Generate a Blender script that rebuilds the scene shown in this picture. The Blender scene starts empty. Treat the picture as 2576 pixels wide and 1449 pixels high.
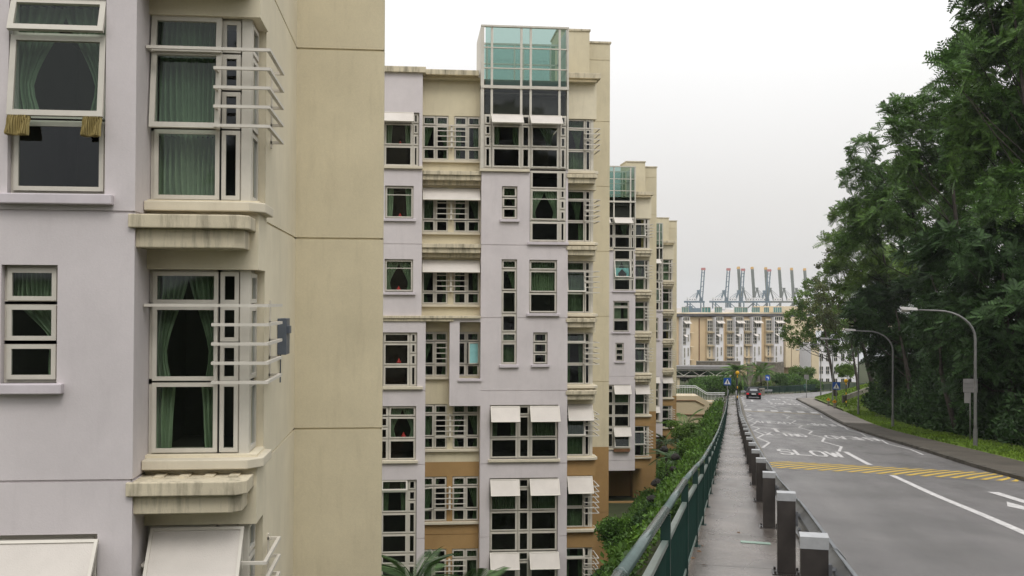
import bpy, math, random
import numpy as np
from math import radians, sin, cos, pi
from mathutils import Vector, Matrix, Euler

random.seed(7)
RNG = np.random.default_rng(7)
SC = bpy.context.scene
COL = SC.collection

# ------------------------------------------------------------------ camera
FPX = 2550.0                       # focal length in units of a 2576-wide picture
YAW, PITCH, ROLL = radians(5.55), radians(0.76), radians(0.26)
_F0 = Vector((sin(YAW), cos(YAW), 0)); _R0 = Vector((cos(YAW), -sin(YAW), 0)); _U0 = Vector((0, 0, 1))
CF = _F0 * cos(PITCH) + _U0 * sin(PITCH)
_U1 = _U0 * cos(PITCH) - _F0 * sin(PITCH)
CR = _R0 * cos(ROLL) + _U1 * sin(ROLL)
CU = _U1 * cos(ROLL) - _R0 * sin(ROLL)
cam = bpy.data.cameras.new('camera')
cam.sensor_width = 36.0
cam.lens = 36.0 * FPX / 2576.0
cam.clip_start = 0.1
cam.clip_end = 9000
camo = bpy.data.objects.new('camera', cam)
COL.objects.link(camo)
camo.matrix_world = Matrix(((CR.x, CU.x, -CF.x, 0), (CR.y, CU.y, -CF.y, 0), (CR.z, CU.z, -CF.z, 0), (0, 0, 0, 1)))
SC.camera = camo


def at(px, py, w):
    """Point seen at (px, py) of a 2576 x 1449 picture, w metres away along the view axis."""
    return (CF + CR * ((px - 1288.0) / FPX) - CU * ((py - 724.5) / FPX)) * w


# ------------------------------------------------------------------ sky, sun, exposure
SUN_EL, SUN_AZ = radians(54), radians(166)     # azimuth clockwise from +Y: behind the viewer, a little right
world = bpy.data.worlds.new('World')
SC.world = world
world.use_nodes = True
nt = world.node_tree
nt.nodes.clear()
out = nt.nodes.new('ShaderNodeOutputWorld')
bg = nt.nodes.new('ShaderNodeBackground')
bg.inputs['Strength'].default_value = 0.1
sky = nt.nodes.new('ShaderNodeTexSky')
sky.sky_type = 'NISHITA'
sky.sun_disc = False
sky.sun_elevation = SUN_EL
sky.sun_rotation = SUN_AZ
sky.dust_density = 6.0
hs = nt.nodes.new('ShaderNodeHueSaturation')
hs.inputs['Saturation'].default_value = 0.15
tc = nt.nodes.new('ShaderNodeTexCoord')
sep = nt.nodes.new('ShaderNodeSeparateXYZ')
ramp = nt.nodes.new('ShaderNodeValToRGB')      # even overcast: dull at the horizon, brighter overhead
ramp.color_ramp.elements[0].position = 0.0
ramp.color_ramp.elements[0].color = (0.72, 0.70, 0.68, 1)
e = ramp.color_ramp.elements.new(0.1); e.color = (0.82, 0.805, 0.785, 1)
e = ramp.color_ramp.elements.new(0.27); e.color = (1.08, 1.08, 1.08, 1)
ramp.color_ramp.elements[-1].position = 1.0
ramp.color_ramp.elements[-1].color = (1.45, 1.46, 1.5, 1)
mul = nt.nodes.new('ShaderNodeMix'); mul.data_type = 'RGBA'; mul.blend_type = 'MULTIPLY'
mul.inputs[0].default_value = 1.0
mul.inputs[7].default_value = (10, 10, 10, 1)
cloud = nt.nodes.new('ShaderNodeTexNoise'); cloud.inputs['Scale'].default_value = 2.2; cloud.inputs['Detail'].default_value = 3
crmp = nt.nodes.new('ShaderNodeMapRange'); crmp.inputs[3].default_value = 0.96; crmp.inputs[4].default_value = 1.04
cm = nt.nodes.new('ShaderNodeMix'); cm.data_type = 'RGBA'; cm.blend_type = 'MULTIPLY'; cm.inputs[0].default_value = 1.0
mix = nt.nodes.new('ShaderNodeMix'); mix.data_type = 'RGBA'; mix.inputs[0].default_value = 0.93
L = nt.links.new
L(tc.outputs['Generated'], sep.inputs[0]); L(sep.outputs['Z'], ramp.inputs[0])
L(ramp.outputs[0], mul.inputs[6])
L(tc.outputs['Generated'], cloud.inputs['Vector']); L(cloud.outputs[0], crmp.inputs[0])
L(mul.outputs[2], cm.inputs[6]); L(crmp.outputs[0], cm.inputs[7])
L(sky.outputs[0], hs.inputs['Color']); L(hs.outputs[0], mix.inputs[6]); L(cm.outputs[2], mix.inputs[7])
L(mix.outputs[2], bg.inputs['Color']); L(bg.outputs[0], out.inputs[0])
sun = bpy.data.lights.new('sun', 'SUN')
sun.energy = 1.15
sun.angle = radians(24)
sun.color = (1.0, 0.97, 0.92)
suno = bpy.data.objects.new('sun', sun)
COL.objects.link(suno)
suno.rotation_euler = Vector((sin(SUN_AZ) * cos(SUN_EL), cos(SUN_AZ) * cos(SUN_EL), sin(SUN_EL))).to_track_quat('Z', 'Y').to_euler()
SC.view_settings.view_transform = 'Standard'
SC.view_settings.look = 'None'
SC.view_settings.exposure = 0.10
SC.view_settings.gamma = 1.0
SC.view_settings.use_curve_mapping = False
SC.cycles.max_bounces = 8
SC.cycles.transparent_max_bounces = 16
SC.cycles.volume_bounces = 0


# ------------------------------------------------------------------ helpers
def mat(name, col, rough=0.8, var=0.12, vs=1.5, bump=0.0, bs=60.0, spec=0.25, metal=0.0, streak=0.0, streak_col=(0.05, 0.045, 0.035),
        island=0.0, col2=None, trans=0.0, wet=0.0, slo=(0.52, 0.78), grain=0.0, lanes=0.0):
    m = bpy.data.materials.new(name)
    m.use_nodes = True
    t = m.node_tree
    b = t.nodes['Principled BSDF']
    b.inputs['Roughness'].default_value = rough
    b.inputs['Specular IOR Level'].default_value = spec
    b.inputs['Metallic'].default_value = metal
    lk = t.links.new
    geo = t.nodes.new('ShaderNodeNewGeometry')
    n = t.nodes.new('ShaderNodeTexNoise')
    n.inputs['Scale'].default_value = vs
    n.inputs['Detail'].default_value = 6
    n.inputs['Roughness'].default_value = 0.65
    lk(geo.outputs['Position'], n.inputs['Vector'])
    mx = t.nodes.new('ShaderNodeMix'); mx.data_type = 'RGBA'
    a = col2 if col2 else tuple(c * (1 - 2 * var) for c in col)
    d = col if col2 else tuple(min(1, c * (1 + 1.2 * var)) for c in col)
    mx.inputs[6].default_value = (*a, 1)
    mx.inputs[7].default_value = (*d, 1)
    mr = t.nodes.new('ShaderNodeMapRange')
    mr.inputs[1].default_value = 0.3; mr.inputs[2].default_value = 0.7
    lk(n.outputs[0], mr.inputs[0]); lk(mr.outputs[0], mx.inputs[0])
    cur = mx.outputs[2]
    if island:
        mi = t.nodes.new('ShaderNodeMix'); mi.data_type = 'RGBA'; mi.blend_type = 'MULTIPLY'
        mi.inputs[0].default_value = 1.0
        r2 = t.nodes.new('ShaderNodeMapRange')
        r2.inputs[3].default_value = 1 - island; r2.inputs[4].default_value = 1 + island
        lk(geo.outputs['Random Per Island'], r2.inputs[0])
        lk(cur, mi.inputs[6]); lk(r2.outputs[0], mi.inputs[7])
        cur = mi.outputs[2]
    for amt, sc_, md in ((grain, 38.0, 0), (lanes, 1.0, 1)):
        if not amt: continue
        ng = t.nodes.new('ShaderNodeTexNoise'); ng.inputs['Scale'].default_value = sc_; ng.inputs['Detail'].default_value = 5
        if md:
            mg = t.nodes.new('ShaderNodeMapping'); mg.vector_type = 'TEXTURE'; mg.inputs['Rotation'].default_value = (0, 0, -radians(17.8)); mg.inputs['Scale'].default_value = (0.9, 14, 1)
            lk(geo.outputs['Position'], mg.inputs['Vector']); lk(mg.outputs[0], ng.inputs['Vector'])
        else: lk(geo.outputs['Position'], ng.inputs['Vector'])
        rg = t.nodes.new('ShaderNodeMapRange'); rg.inputs[1].default_value = 0.3; rg.inputs[2].default_value = 0.7; rg.inputs[3].default_value = 1 - amt; rg.inputs[4].default_value = 1 + amt
        lk(ng.outputs[0], rg.inputs[0])
        mgx = t.nodes.new('ShaderNodeMix'); mgx.data_type = 'RGBA'; mgx.blend_type = 'MULTIPLY'; mgx.inputs[0].default_value = 1.0
        lk(cur, mgx.inputs[6]); lk(rg.outputs[0], mgx.inputs[7]); cur = mgx.outputs[2]
    if streak:
        mp = t.nodes.new('ShaderNodeMapping')
        mp.inputs['Scale'].default_value = (5.5, 5.5, 0.8)
        lk(geo.outputs['Position'], mp.inputs['Vector'])
        n2 = t.nodes.new('ShaderNodeTexNoise')
        n2.inputs['Scale'].default_value = 1.0; n2.inputs['Detail'].default_value = 8; n2.inputs['Roughness'].default_value = 0.7
        lk(mp.outputs[0], n2.inputs['Vector'])
        r3 = t.nodes.new('ShaderNodeMapRange')
        r3.inputs[1].default_value = slo[0]; r3.inputs[2].default_value = slo[1]
        r3.inputs[3].default_value = 0.0; r3.inputs[4].default_value = streak
        lk(n2.outputs[0], r3.inputs[0])
        ms = t.nodes.new('ShaderNodeMix'); ms.data_type = 'RGBA'
        ms.inputs[7].default_value = (*streak_col, 1)
        lk(r3.outputs[0], ms.inputs[0]); lk(cur, ms.inputs[6])
        cur = ms.outputs[2]
    lk(cur, b.inputs['Base Color'])
    if wet:
        rw = t.nodes.new('ShaderNodeMapRange')
        nw = t.nodes.new('ShaderNodeTexNoise'); nw.inputs['Scale'].default_value = 0.8; nw.inputs['Detail'].default_value = 4
        mpw = t.nodes.new('ShaderNodeMapping'); mpw.vector_type = 'TEXTURE'; mpw.inputs['Rotation'].default_value = (0, 0, -radians(17.8)); mpw.inputs['Scale'].default_value = (0.8, 3.5, 1)
        lk(geo.outputs['Position'], mpw.inputs['Vector']); lk(mpw.outputs[0], nw.inputs['Vector'])
        rw.inputs[1].default_value = 0.35; rw.inputs[2].default_value = 0.65
        rw.inputs[3].default_value = rough - wet; rw.inputs[4].default_value = rough
        lk(nw.outputs[0], rw.inputs[0]); lk(rw.outputs[0], b.inputs['Roughness'])
    if bump:
        nb = t.nodes.new('ShaderNodeTexNoise')
        nb.inputs['Scale'].default_value = bs; nb.inputs['Detail'].default_value = 4
        lk(geo.outputs['Position'], nb.inputs['Vector'])
        bp = t.nodes.new('ShaderNodeBump'); bp.inputs['Strength'].default_value = bump; bp.inputs['Distance'].default_value = 0.01
        lk(nb.outputs[0], bp.inputs['Height']); lk(bp.outputs[0], b.inputs['Normal'])
    if trans:
        tr = t.nodes.new('ShaderNodeBsdfTranslucent')
        ad = t.nodes.new('ShaderNodeMixShader'); ad.inputs[0].default_value = trans
        lk(cur, tr.inputs[0]); lk(b.outputs[0], ad.inputs[1]); lk(tr.outputs[0], ad.inputs[2])
        lk(ad.outputs[0], t.nodes['Material Output'].inputs[0])
    return m


def glass(name, tint, gloss_col=(0.9, 0.95, 1.0), base=0.05, rough=0.03):
    m = bpy.data.materials.new(name)
    m.use_nodes = True
    t = m.node_tree
    t.nodes.clear()
    o = t.nodes.new('ShaderNodeOutputMaterial')
    tr = t.nodes.new('ShaderNodeBsdfTransparent'); tr.inputs[0].default_value = (*tint, 1)
    gl = t.nodes.new('ShaderNodeBsdfGlossy'); gl.inputs['Roughness'].default_value = rough; gl.inputs['Color'].default_value = (*gloss_col, 1)
    lw = t.nodes.new('ShaderNodeLayerWeight'); lw.inputs['Blend'].default_value = 0.5
    fr = t.nodes.new('ShaderNodeMath'); fr.operation = 'POWER'; fr.inputs[1].default_value = 4.0
    t.links.new(lw.outputs['Facing'], fr.inputs[0])
    ad = t.nodes.new('ShaderNodeMath'); ad.operation = 'ADD'; ad.inputs[1].default_value = base; ad.use_clamp = True
    mx = t.nodes.new('ShaderNodeMixShader')
    geo = t.nodes.new('ShaderNodeNewGeometry')
    nb = t.nodes.new('ShaderNodeTexNoise'); nb.inputs['Scale'].default_value = 1.3; nb.inputs['Detail'].default_value = 1
    bp = t.nodes.new('ShaderNodeBump'); bp.inputs['Strength'].default_value = 0.03; bp.inputs['Distance'].default_value = 0.02
    t.links.new(geo.outputs['Position'], nb.inputs['Vector']); t.links.new(nb.outputs[0], bp.inputs['Height'])
    t.links.new(bp.outputs[0], gl.inputs['Normal'])
    t.links.new(fr.outputs[0], ad.inputs[0]); t.links.new(ad.outputs[0], mx.inputs[0])
    t.links.new(tr.outputs[0], mx.inputs[1]); t.links.new(gl.outputs[0], mx.inputs[2])
    t.links.new(mx.outputs[0], o.inputs[0])
    return m


M = dict(
    lilac=mat('lilac_paint', (0.615, 0.565, 0.565), 0.85, 0.05, 0.7, 0.15, 60, grain=0.02, streak=0.16, streak_col=(0.30, 0.27, 0.27)),
    beige=mat('beige_paint', (0.625, 0.555, 0.395), 0.85, 0.05, 0.7, 0.2, 60, grain=0.03, streak=0.22, streak_col=(0.28, 0.23, 0.15)),
    cream=mat('cream_paint', (0.70, 0.63, 0.475), 0.85, 0.05, 0.8, 0.15, 60, grain=0.02, streak=0.2, streak_col=(0.34, 0.29, 0.2)),
    brown=mat('ochre_brown_paint', (0.375, 0.235, 0.10), 0.85, 0.06, 0.8, 0.12, 90, grain=0.03, streak=0.12, streak_col=(0.2, 0.12, 0.05)),
    ledge=mat('mildewed_cream_paint', (0.60, 0.53, 0.39), 0.9, 0.06, 2.0, 0.2, 60, streak=0.8, streak_col=(0.10, 0.09, 0.065), slo=(0.47, 0.72)),
    sill=mat('cream_sill_paint', (0.62, 0.56, 0.44), 0.85, 0.05, 2.0, 0.12, 60, streak=0.18, streak_col=(0.25, 0.2, 0.14)),
    sill_lilac=mat('lilac_sill_paint', (0.58, 0.53, 0.55), 0.85, 0.05, 2.0, 0.1, 60, streak=0.15, streak_col=(0.3, 0.25, 0.22)),
    seam=mat('dark_seam', (0.12, 0.10, 0.08), 0.95, 0.1),
    frame=mat('off_white_window_frame', (0.57, 0.535, 0.465), 0.5, 0.05, 3, spec=0.4),
    bar=mat('white_painted_bar', (0.62, 0.58, 0.51), 0.5, 0.05, 3, spec=0.4),
    shade=mat('white_perforated_screen', (0.60, 0.555, 0.505), 0.7, 0.05, 1.2, 0.3, 70),
    glass=glass('window_glass', (0.78, 0.84, 0.80), base=0.04),
    glass_sky=glass('window_glass_catching_sky', (0.66, 0.76, 0.72), (0.7, 0.75, 0.72), base=0.04),
    teal=glass('teal_glass', (0.40, 0.53, 0.49), (0.33, 0.48, 0.44), base=0.13),
    interior=mat('shade_dark_plaster', (0.075, 0.068, 0.06), 0.9, 0.1),  # nearly black: the darkness of unlit rooms is put into the colour
    curtain=mat('green_sheer_curtain', (0.31, 0.40, 0.26), 0.9, 0.08, 4, trans=0.25, spec=0.0),
    curtain_dark=mat('dark_green_curtain', (0.15, 0.215, 0.115), 0.9, 0.15, 5, trans=0.2, spec=0.0),
    curtain_yellow=mat('ochre_cloth', (0.42, 0.34, 0.15), 0.9, 0.1, 4, trans=0.1, spec=0.0),
    turquoise=mat('turquoise_cloth_and_pane', (0.32, 0.62, 0.62), 0.9, 0.05, 4, spec=0.0),
    red=mat('red_paper', (0.5, 0.03, 0.03), 0.7, 0.1),
    unit=mat('grey_blue_plastic', (0.10, 0.115, 0.14), 0.5, 0.1, 5),
    asphalt=mat('worn_asphalt', (0.138, 0.127, 0.123), 0.52, 0.12, 0.35, 0.8, 140, spec=0.5, wet=0.2, grain=0.16, lanes=0.16),
    concrete=mat('damp_concrete_painted_sheen', (0.245, 0.208, 0.185), 0.40, 0.2, 0.6, 0.25, 80, spec=0.75, wet=0.27, grain=0.08, col2=(0.075, 0.062, 0.053)),  # dark patches are damp; pale ones put wet sheen into the colour
    joint=mat('dark_joint', (0.11, 0.095, 0.085), 0.9),
    kerb=mat('kerb_concrete', (0.23, 0.21, 0.175), 0.85, 0.18, 1.8, 0.3, 50, streak=0.3),
    kerb_dark=mat('mossy_kerb', (0.085, 0.075, 0.06), 0.9, 0.3, 1.2, 0.3, 50),
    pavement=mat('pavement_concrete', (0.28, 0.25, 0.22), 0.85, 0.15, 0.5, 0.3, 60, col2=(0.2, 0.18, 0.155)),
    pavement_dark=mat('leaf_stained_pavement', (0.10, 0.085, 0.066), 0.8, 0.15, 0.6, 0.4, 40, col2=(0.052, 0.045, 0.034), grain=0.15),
    paint=mat('white_road_paint', (0.66, 0.64, 0.62), 0.7, 0.12, 7, 0.3, 120, col2=(0.36, 0.345, 0.335), grain=0.18),
    yellow=mat('yellow_road_paint', (0.66, 0.45, 0.06), 0.7, 0.1, 7, 0.3, 120, col2=(0.36, 0.245, 0.06), grain=0.18),
    green_steel=mat('dark_green_painted_steel', (0.009, 0.034, 0.027), 0.4, 0.15, 5, spec=0.4),
    rail=mat('grey_green_painted_steel', (0.17, 0.205, 0.185), 0.32, 0.1, 5, spec=0.5),
    pipe=mat('worn_teal_pipe', (0.075, 0.11, 0.10), 0.26, 0.1, 7, spec=0.7, metal=0.25),
    galv=mat('galvanised_steel', (0.42, 0.43, 0.45), 0.45, 0.12, 6, metal=0.6, spec=0.5),
    capm=mat('bright_galvanised_cap', (0.42, 0.425, 0.43), 0.45, 0.08, 8, metal=0.3, spec=0.5),
    beam=mat('weathered_guard_rail', (0.30, 0.31, 0.325), 0.42, 0.15, 3, metal=0.55, spec=0.5, streak=0.25, streak_col=(0.12, 0.1, 0.08)),
    post=mat('dark_weathered_post', (0.062, 0.053, 0.047), 0.34, 0.25, 3, spec=0.5, col2=(0.025, 0.021, 0.019)),
    lamp=mat('grey_lamp_steel', (0.20, 0.197, 0.19), 0.45, 0.12, 4, metal=0.3),
    lamp_head=mat('pale_lamp_housing', (0.40, 0.385, 0.37), 0.5, 0.08, 6),
    lens=mat('lamp_lens', (0.42, 0.42, 0.40), 0.2, 0.05, 6, spec=0.6),
    blue=mat('blue_sign_face', (0.02, 0.09, 0.36), 0.4, 0.03),
    white=mat('white_sign_face', (0.75, 0.75, 0.74), 0.5, 0.03),
    black=mat('black_paint', (0.015, 0.015, 0.016), 0.4, 0.1),
    sign_back=mat('grey_sign_back', (0.22, 0.21, 0.205), 0.6, 0.08),
    amber=mat('amber_globe', (0.72, 0.40, 0.01), 0.35, 0.06, 6),
    orange=mat('orange_marker_face', (0.75, 0.30, 0.02), 0.5, 0.08),
    bark=mat('grey_brown_bark', (0.042, 0.034, 0.027), 0.9, 0.3, 4, 0.5, 30),
    leaf=mat('deep_green_leaf', (0.105, 0.188, 0.036), 0.48, 0.3, 0.28, spec=0.3, island=0.55, col2=(0.045, 0.10, 0.024), trans=0.28),
    leaf_mid=mat('mid_green_leaf', (0.15, 0.24, 0.035), 0.5, 0.3, 0.3, spec=0.28, island=0.4, col2=(0.045, 0.085, 0.028), trans=0.2),
    leaf_yellow=mat('yellowing_leaf', (0.12, 0.135, 0.035), 0.5, 0.3, 0.5, spec=0.3, island=0.5, col2=(0.06, 0.075, 0.03), trans=0.2),
    leaf_dark=mat('painted_shade_leaf', (0.048, 0.094, 0.026), 0.55, 0.3, 0.5, spec=0.2, island=0.5, col2=(0.022, 0.048, 0.016), trans=0.15),  # darker leaf copy with shade put into its colour
    hedge=mat('hedge_leaf', (0.125, 0.235, 0.03), 0.5, 0.3, 0.8, spec=0.3, island=0.45, col2=(0.045, 0.10, 0.022), trans=0.2),
    palm=mat('palm_leaf', (0.085, 0.155, 0.045), 0.45, 0.3, 0.6, spec=0.35, island=0.35, col2=(0.04, 0.08, 0.03), trans=0.2),
    grass=mat('grass_blade', (0.20, 0.30, 0.04), 0.7, 0.3, 0.5, spec=0.15, island=0.35, col2=(0.09, 0.15, 0.025), trans=0.2),
    lawn=mat('turf_ground', (0.17, 0.24, 0.04), 0.95, 0.3, 0.7, 0.5, 25, col2=(0.075, 0.095, 0.025)),
    soil=mat('planted_soil', (0.05, 0.062, 0.022), 0.95, 0.3, 0.6, 0.5, 12, col2=(0.03, 0.034, 0.016)),
    rock=mat('dark_rock', (0.036, 0.033, 0.03), 0.85, 0.3, 1.5, 0.8, 6),
    stone=mat('stone_retaining_wall', (0.26, 0.22, 0.18), 0.9, 0.3, 1.4, 0.8, 5, col2=(0.075, 0.07, 0.05), streak=0.5),
    car=mat('black_car_paint', (0.008, 0.008, 0.009), 0.5, 0.02, spec=0.15),
    car_glass_painted_reflection=mat('car_glass_painted_reflection', (0.20, 0.21, 0.22), 0.12, 0.05, spec=0.8),  # pale grey base: reflected light put into the rear window's colour
    tail=mat('red_tail_light', (0.65, 0.02, 0.03), 0.25, 0.05),
    tyre=mat('tyre_rubber', (0.02, 0.02, 0.02), 0.8),
    chrome=mat('silver_trim', (0.6, 0.6, 0.62), 0.25, 0.03, metal=0.6),
    far_white=mat('far_white_paint', (0.72, 0.70, 0.71), 0.85, 0.04),
    far_beige=mat('far_tan_paint', (0.62, 0.475, 0.30), 0.85, 0.06, 0.2),
    far_cream=mat('far_cream_paint', (0.66, 0.55, 0.38), 0.85, 0.05, 0.2),
    fascia=mat('dark_roof_fascia', (0.10, 0.095, 0.10), 0.7, 0.15, 0.4),
    far_glass=mat('far_dark_glass', (0.02, 0.026, 0.024), 0.12, 0.2, 0.6, spec=0.4),
    far_teal=mat('far_teal_glass', (0.12, 0.27, 0.24), 0.15, 0.2, 0.4, spec=0.6),
    crane_blue=mat('blue_grey_crane_steel', (0.04, 0.095, 0.125), 0.6, 0.1, 0.05),
    crane_green=mat('olive_crane_steel', (0.06, 0.075, 0.05), 0.6, 0.1, 0.05),
    crane_red=mat('red_boom_tip', (0.40, 0.09, 0.07), 0.6, 0.1),
    crane_yellow=mat('yellow_boom_tip', (0.62, 0.33, 0.03), 0.6, 0.1),
    cabin=mat('white_crane_house', (0.78, 0.76, 0.74), 0.6, 0.05, 0.1),
    plate=mat('pale_green_cover', (0.34, 0.46, 0.38), 0.6, 0.08),
    dead=mat('dead_leaf', (0.16, 0.09, 0.045), 0.8, 0.2),
    terracotta=mat('rust_planter', (0.20, 0.10, 0.05), 0.9, 0.2),
    bin=mat('dark_green_bin', (0.012, 0.05, 0.035), 0.5, 0.1),
)


class MB:
    def __init__(s):
        s.v = []; s.f = []

    def quad(s, a, b, c, d):
        n = len(s.v); s.v += [tuple(a), tuple(b), tuple(c), tuple(d)]; s.f.append((n, n + 1, n + 2, n + 3))

    def tri(s, a, b, c):
        n = len(s.v); s.v += [tuple(a), tuple(b), tuple(c)]; s.f.append((n, n + 1, n + 2))

    def box(s, x0, x1, y0, y1, z0, z1, T=None):
        n = len(s.v)
        p = [(x0, y0, z0), (x1, y0, z0), (x1, y1, z0), (x0, y1, z0), (x0, y0, z1), (x1, y0, z1), (x1, y1, z1), (x0, y1, z1)]
        if T: p = [tuple(T @ Vector(q)) for q in p]
        s.v += p
        s.f += [tuple(n + i for i in q) for q in ((0, 3, 2, 1), (4, 5, 6, 7), (0, 1, 5, 4), (1, 2, 6, 5), (2, 3, 7, 6), (3, 0, 4, 7))]

    def prism(s, poly, d):
        """closed polygon (3d points) extruded by the vector d"""
        n = len(s.v); k = len(poly); d = Vector(d)
        s.v += [tuple(p) for p in poly] + [tuple(Vector(p) + d) for p in poly]
        s.f.append(tuple(range(n, n + k))); s.f.append(tuple(range(n + 2 * k - 1, n + k - 1, -1)))
        for i in range(k):
            j = (i + 1) % k
            s.f.append((n + i, n + k + i, n + k + j, n + j))

    def bar(s, a, b, w, h=None, up=(0, 0, 1)):
        a = Vector(a); b = Vector(b); h = h or w
        d = (b - a).normalized(); u = Vector(up)
        if abs(d.dot(u)) > 0.98: u = Vector((0, 1, 0))
        x = d.cross(u).normalized() * (w / 2); z = x.cross(d).normalized() * (h / 2)
        n = len(s.v)
        for p in (a, b):
            s.v += [tuple(p - x - z), tuple(p + x - z), tuple(p + x + z), tuple(p - x + z)]
        s.f += [(n, n + 1, n + 2, n + 3), (n + 7, n + 6, n + 5, n + 4), (n, n + 4, n + 5, n + 1), (n + 1, n + 5, n + 6, n + 2), (n + 2, n + 6, n + 7, n + 3), (n + 3, n + 7, n + 4, n)]

    def tube(s, pts, rad, k=8, cap=True):
        pts = [Vector(p) for p in pts]
        if not hasattr(rad, '__len__'): rad = [rad] * len(pts)
        n0 = len(s.v)
        ref = Vector((0, 0, 1))
        for i, p in enumerate(pts):
            d = (pts[min(i + 1, len(pts) - 1)] - pts[max(i - 1, 0)]).normalized()
            r = ref if abs(d.dot(ref)) < 0.95 else Vector((1, 0, 0))
            x = d.cross(r).normalized(); y = x.cross(d).normalized()
            for j in range(k):
                a = 2 * pi * j / k
                s.v.append(tuple(p + (x * cos(a) + y * sin(a)) * rad[i]))
        for i in range(len(pts) - 1):
            for j in range(k):
                a = n0 + i * k + j; b = n0 + i * k + (j + 1) % k
                s.f.append((a, b, b + k, a + k))
        if cap:
            s.f.append(tuple(range(n0 + k - 1, n0 - 1, -1)))
            e_ = n0 + (len(pts) - 1) * k
            s.f.append(tuple(range(e_, e_ + k)))

    def ball(s, c, r, n=10, m=7, sq=(1, 1, 1)):
        n0 = len(s.v); c = Vector(c)
        for i in range(m + 1):
            t = pi * i / m
            for j in range(n):
                a = 2 * pi * j / n
                s.v.append(tuple(c + Vector((sin(t) * cos(a) * sq[0], sin(t) * sin(a) * sq[1], cos(t) * sq[2])) * r))
        for i in range(m):
            for j in range(n):
                a = n0 + i * n + j; b = n0 + i * n + (j + 1) % n
                s.f.append((a, a + n, b + n, b))

    def mesh(s, name):
        me = bpy.data.meshes.new(name)
        me.from_pydata(s.v, [], s.f)
        me.update()
        return me

    def build(s, name, m, parent=None, smooth=False, bevel=0.0, **kw):
        if not s.f: return None
        o = bpy.data.objects.new(name, s.mesh(name))
        o.data.materials.append(M[m] if isinstance(m, str) else m)
        COL.objects.link(o)
        if smooth: o.data.polygons.foreach_set('use_smooth', [True] * len(o.data.polygons))
        if bevel:
            bv = o.modifiers.new('bevel', 'BEVEL'); bv.width = bevel; bv.segments = 2; bv.limit_method = 'ANGLE'
        if parent: o.parent = parent
        for k, v in kw.items(): o[k] = v
        return o


def empty(name, loc=(0, 0, 0), rot=0.0, **kw):
    o = bpy.data.objects.new(name, None)
    COL.objects.link(o)
    o.location = loc; o.rotation_euler = (0, 0, rot)
    o.empty_display_size = 0.2
    for k, v in kw.items(): o[k] = v
    return o


def child(name, me, parent, loc=(0, 0, 0), rot=(0, 0, 0), scale=(1, 1, 1), **kw):
    o = bpy.data.objects.new(name, me)
    COL.objects.link(o)
    o.parent = parent; o.location = loc; o.rotation_euler = rot; o.scale = scale
    for k, v in kw.items(): o[k] = v
    return o


def copy_tree(o, parent=None):
    c = o.copy(); COL.objects.link(c)
    if parent: c.parent = parent
    for ch in list(o.children): copy_tree(ch, c)
    return c


def shared(mb, name, m):
    me = mb.mesh(name); me.materials.append(M[m]); return me


def npmesh(name, verts, faces4, m, parent=None, smooth=False, **kw):
    """one mesh from arrays: verts (n,3), quads (k,4)"""
    me = bpy.data.meshes.new(name)
    nv, nf = len(verts), len(faces4)
    me.vertices.add(nv); me.vertices.foreach_set('co', np.ascontiguousarray(verts, dtype=np.float32).ravel())
    me.loops.add(nf * 4); me.loops.foreach_set('vertex_index', np.ascontiguousarray(faces4, dtype=np.int32).ravel())
    me.polygons.add(nf); me.polygons.foreach_set('loop_start', np.arange(0, nf * 4, 4, dtype=np.int32))
    me.polygons.foreach_set('use_smooth', np.full(nf, smooth))
    me.update(calc_edges=True)
    me.materials.append(M[m])
    o = bpy.data.objects.new(name, me)
    COL.objects.link(o)
    if parent: o.parent = parent
    for k, v in kw.items(): o[k] = v
    return o

# ------------------------------------------------------------------ road line, levels, terrain
TH0 = radians(17.8)
_PS = [-20, 0, 7.6, 11.4, 16.6, 21.3, 26, 30.3, 35.4, 51.4, 64.6, 78.4, 110.7, 145, 180, 260, 400]
_PZ = [.4, -1.72, -2.55, -2.94, -3.57, -4.05, -4.54, -4.95, -5.44, -6.82, -7.97, -9.12, -11.1, -13.2, -15.2, -17.5, -20]


def _pchip(xs, ys):
    xs = np.array(xs, float); ys = np.array(ys, float); h = np.diff(xs); d = np.diff(ys) / h
    m = np.zeros(len(xs)); m[1:-1] = (d[:-1] * h[1:] + d[1:] * h[:-1]) / (h[1:] + h[:-1]); m[0] = d[0]; m[-1] = d[-1]

    def fn(x):
        x = np.clip(x, xs[0], xs[-1])
        i = np.clip(np.searchsorted(xs, x) - 1, 0, len(h) - 1); t = (x - xs[i]) / h[i]
        return ys[i] * (1 + 2 * t) * (1 - t) ** 2 + m[i] * h[i] * t * (1 - t) ** 2 + ys[i + 1] * t * t * (3 - 2 * t) + m[i + 1] * h[i] * t * t * (t - 1)
    return fn


prof = _pchip(_PS, _PZ)
BEND = [(144, 163, radians(24)), (186, 236, radians(62))]


def heading(s):
    a = TH0
    for s0, s1, t in BEND:
        a += t * min(1, max(0, (s - s0) / (s1 - s0)))
    return a


PSS = np.arange(-60, 330.01, 0.5)
_pp = np.zeros((len(PSS), 2)); _hh = np.array([heading(s) for s in PSS])
_i0 = int(np.argmin(abs(PSS)))
for i in range(_i0 + 1, len(PSS)):
    a = (_hh[i] + _hh[i - 1]) / 2; _pp[i] = _pp[i - 1] + 0.5 * np.array([sin(a), cos(a)])
for i in range(_i0 - 1, -1, -1):
    _pp[i] = _pp[i + 1] - 0.5 * np.array([sin(TH0), cos(TH0)])


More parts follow.
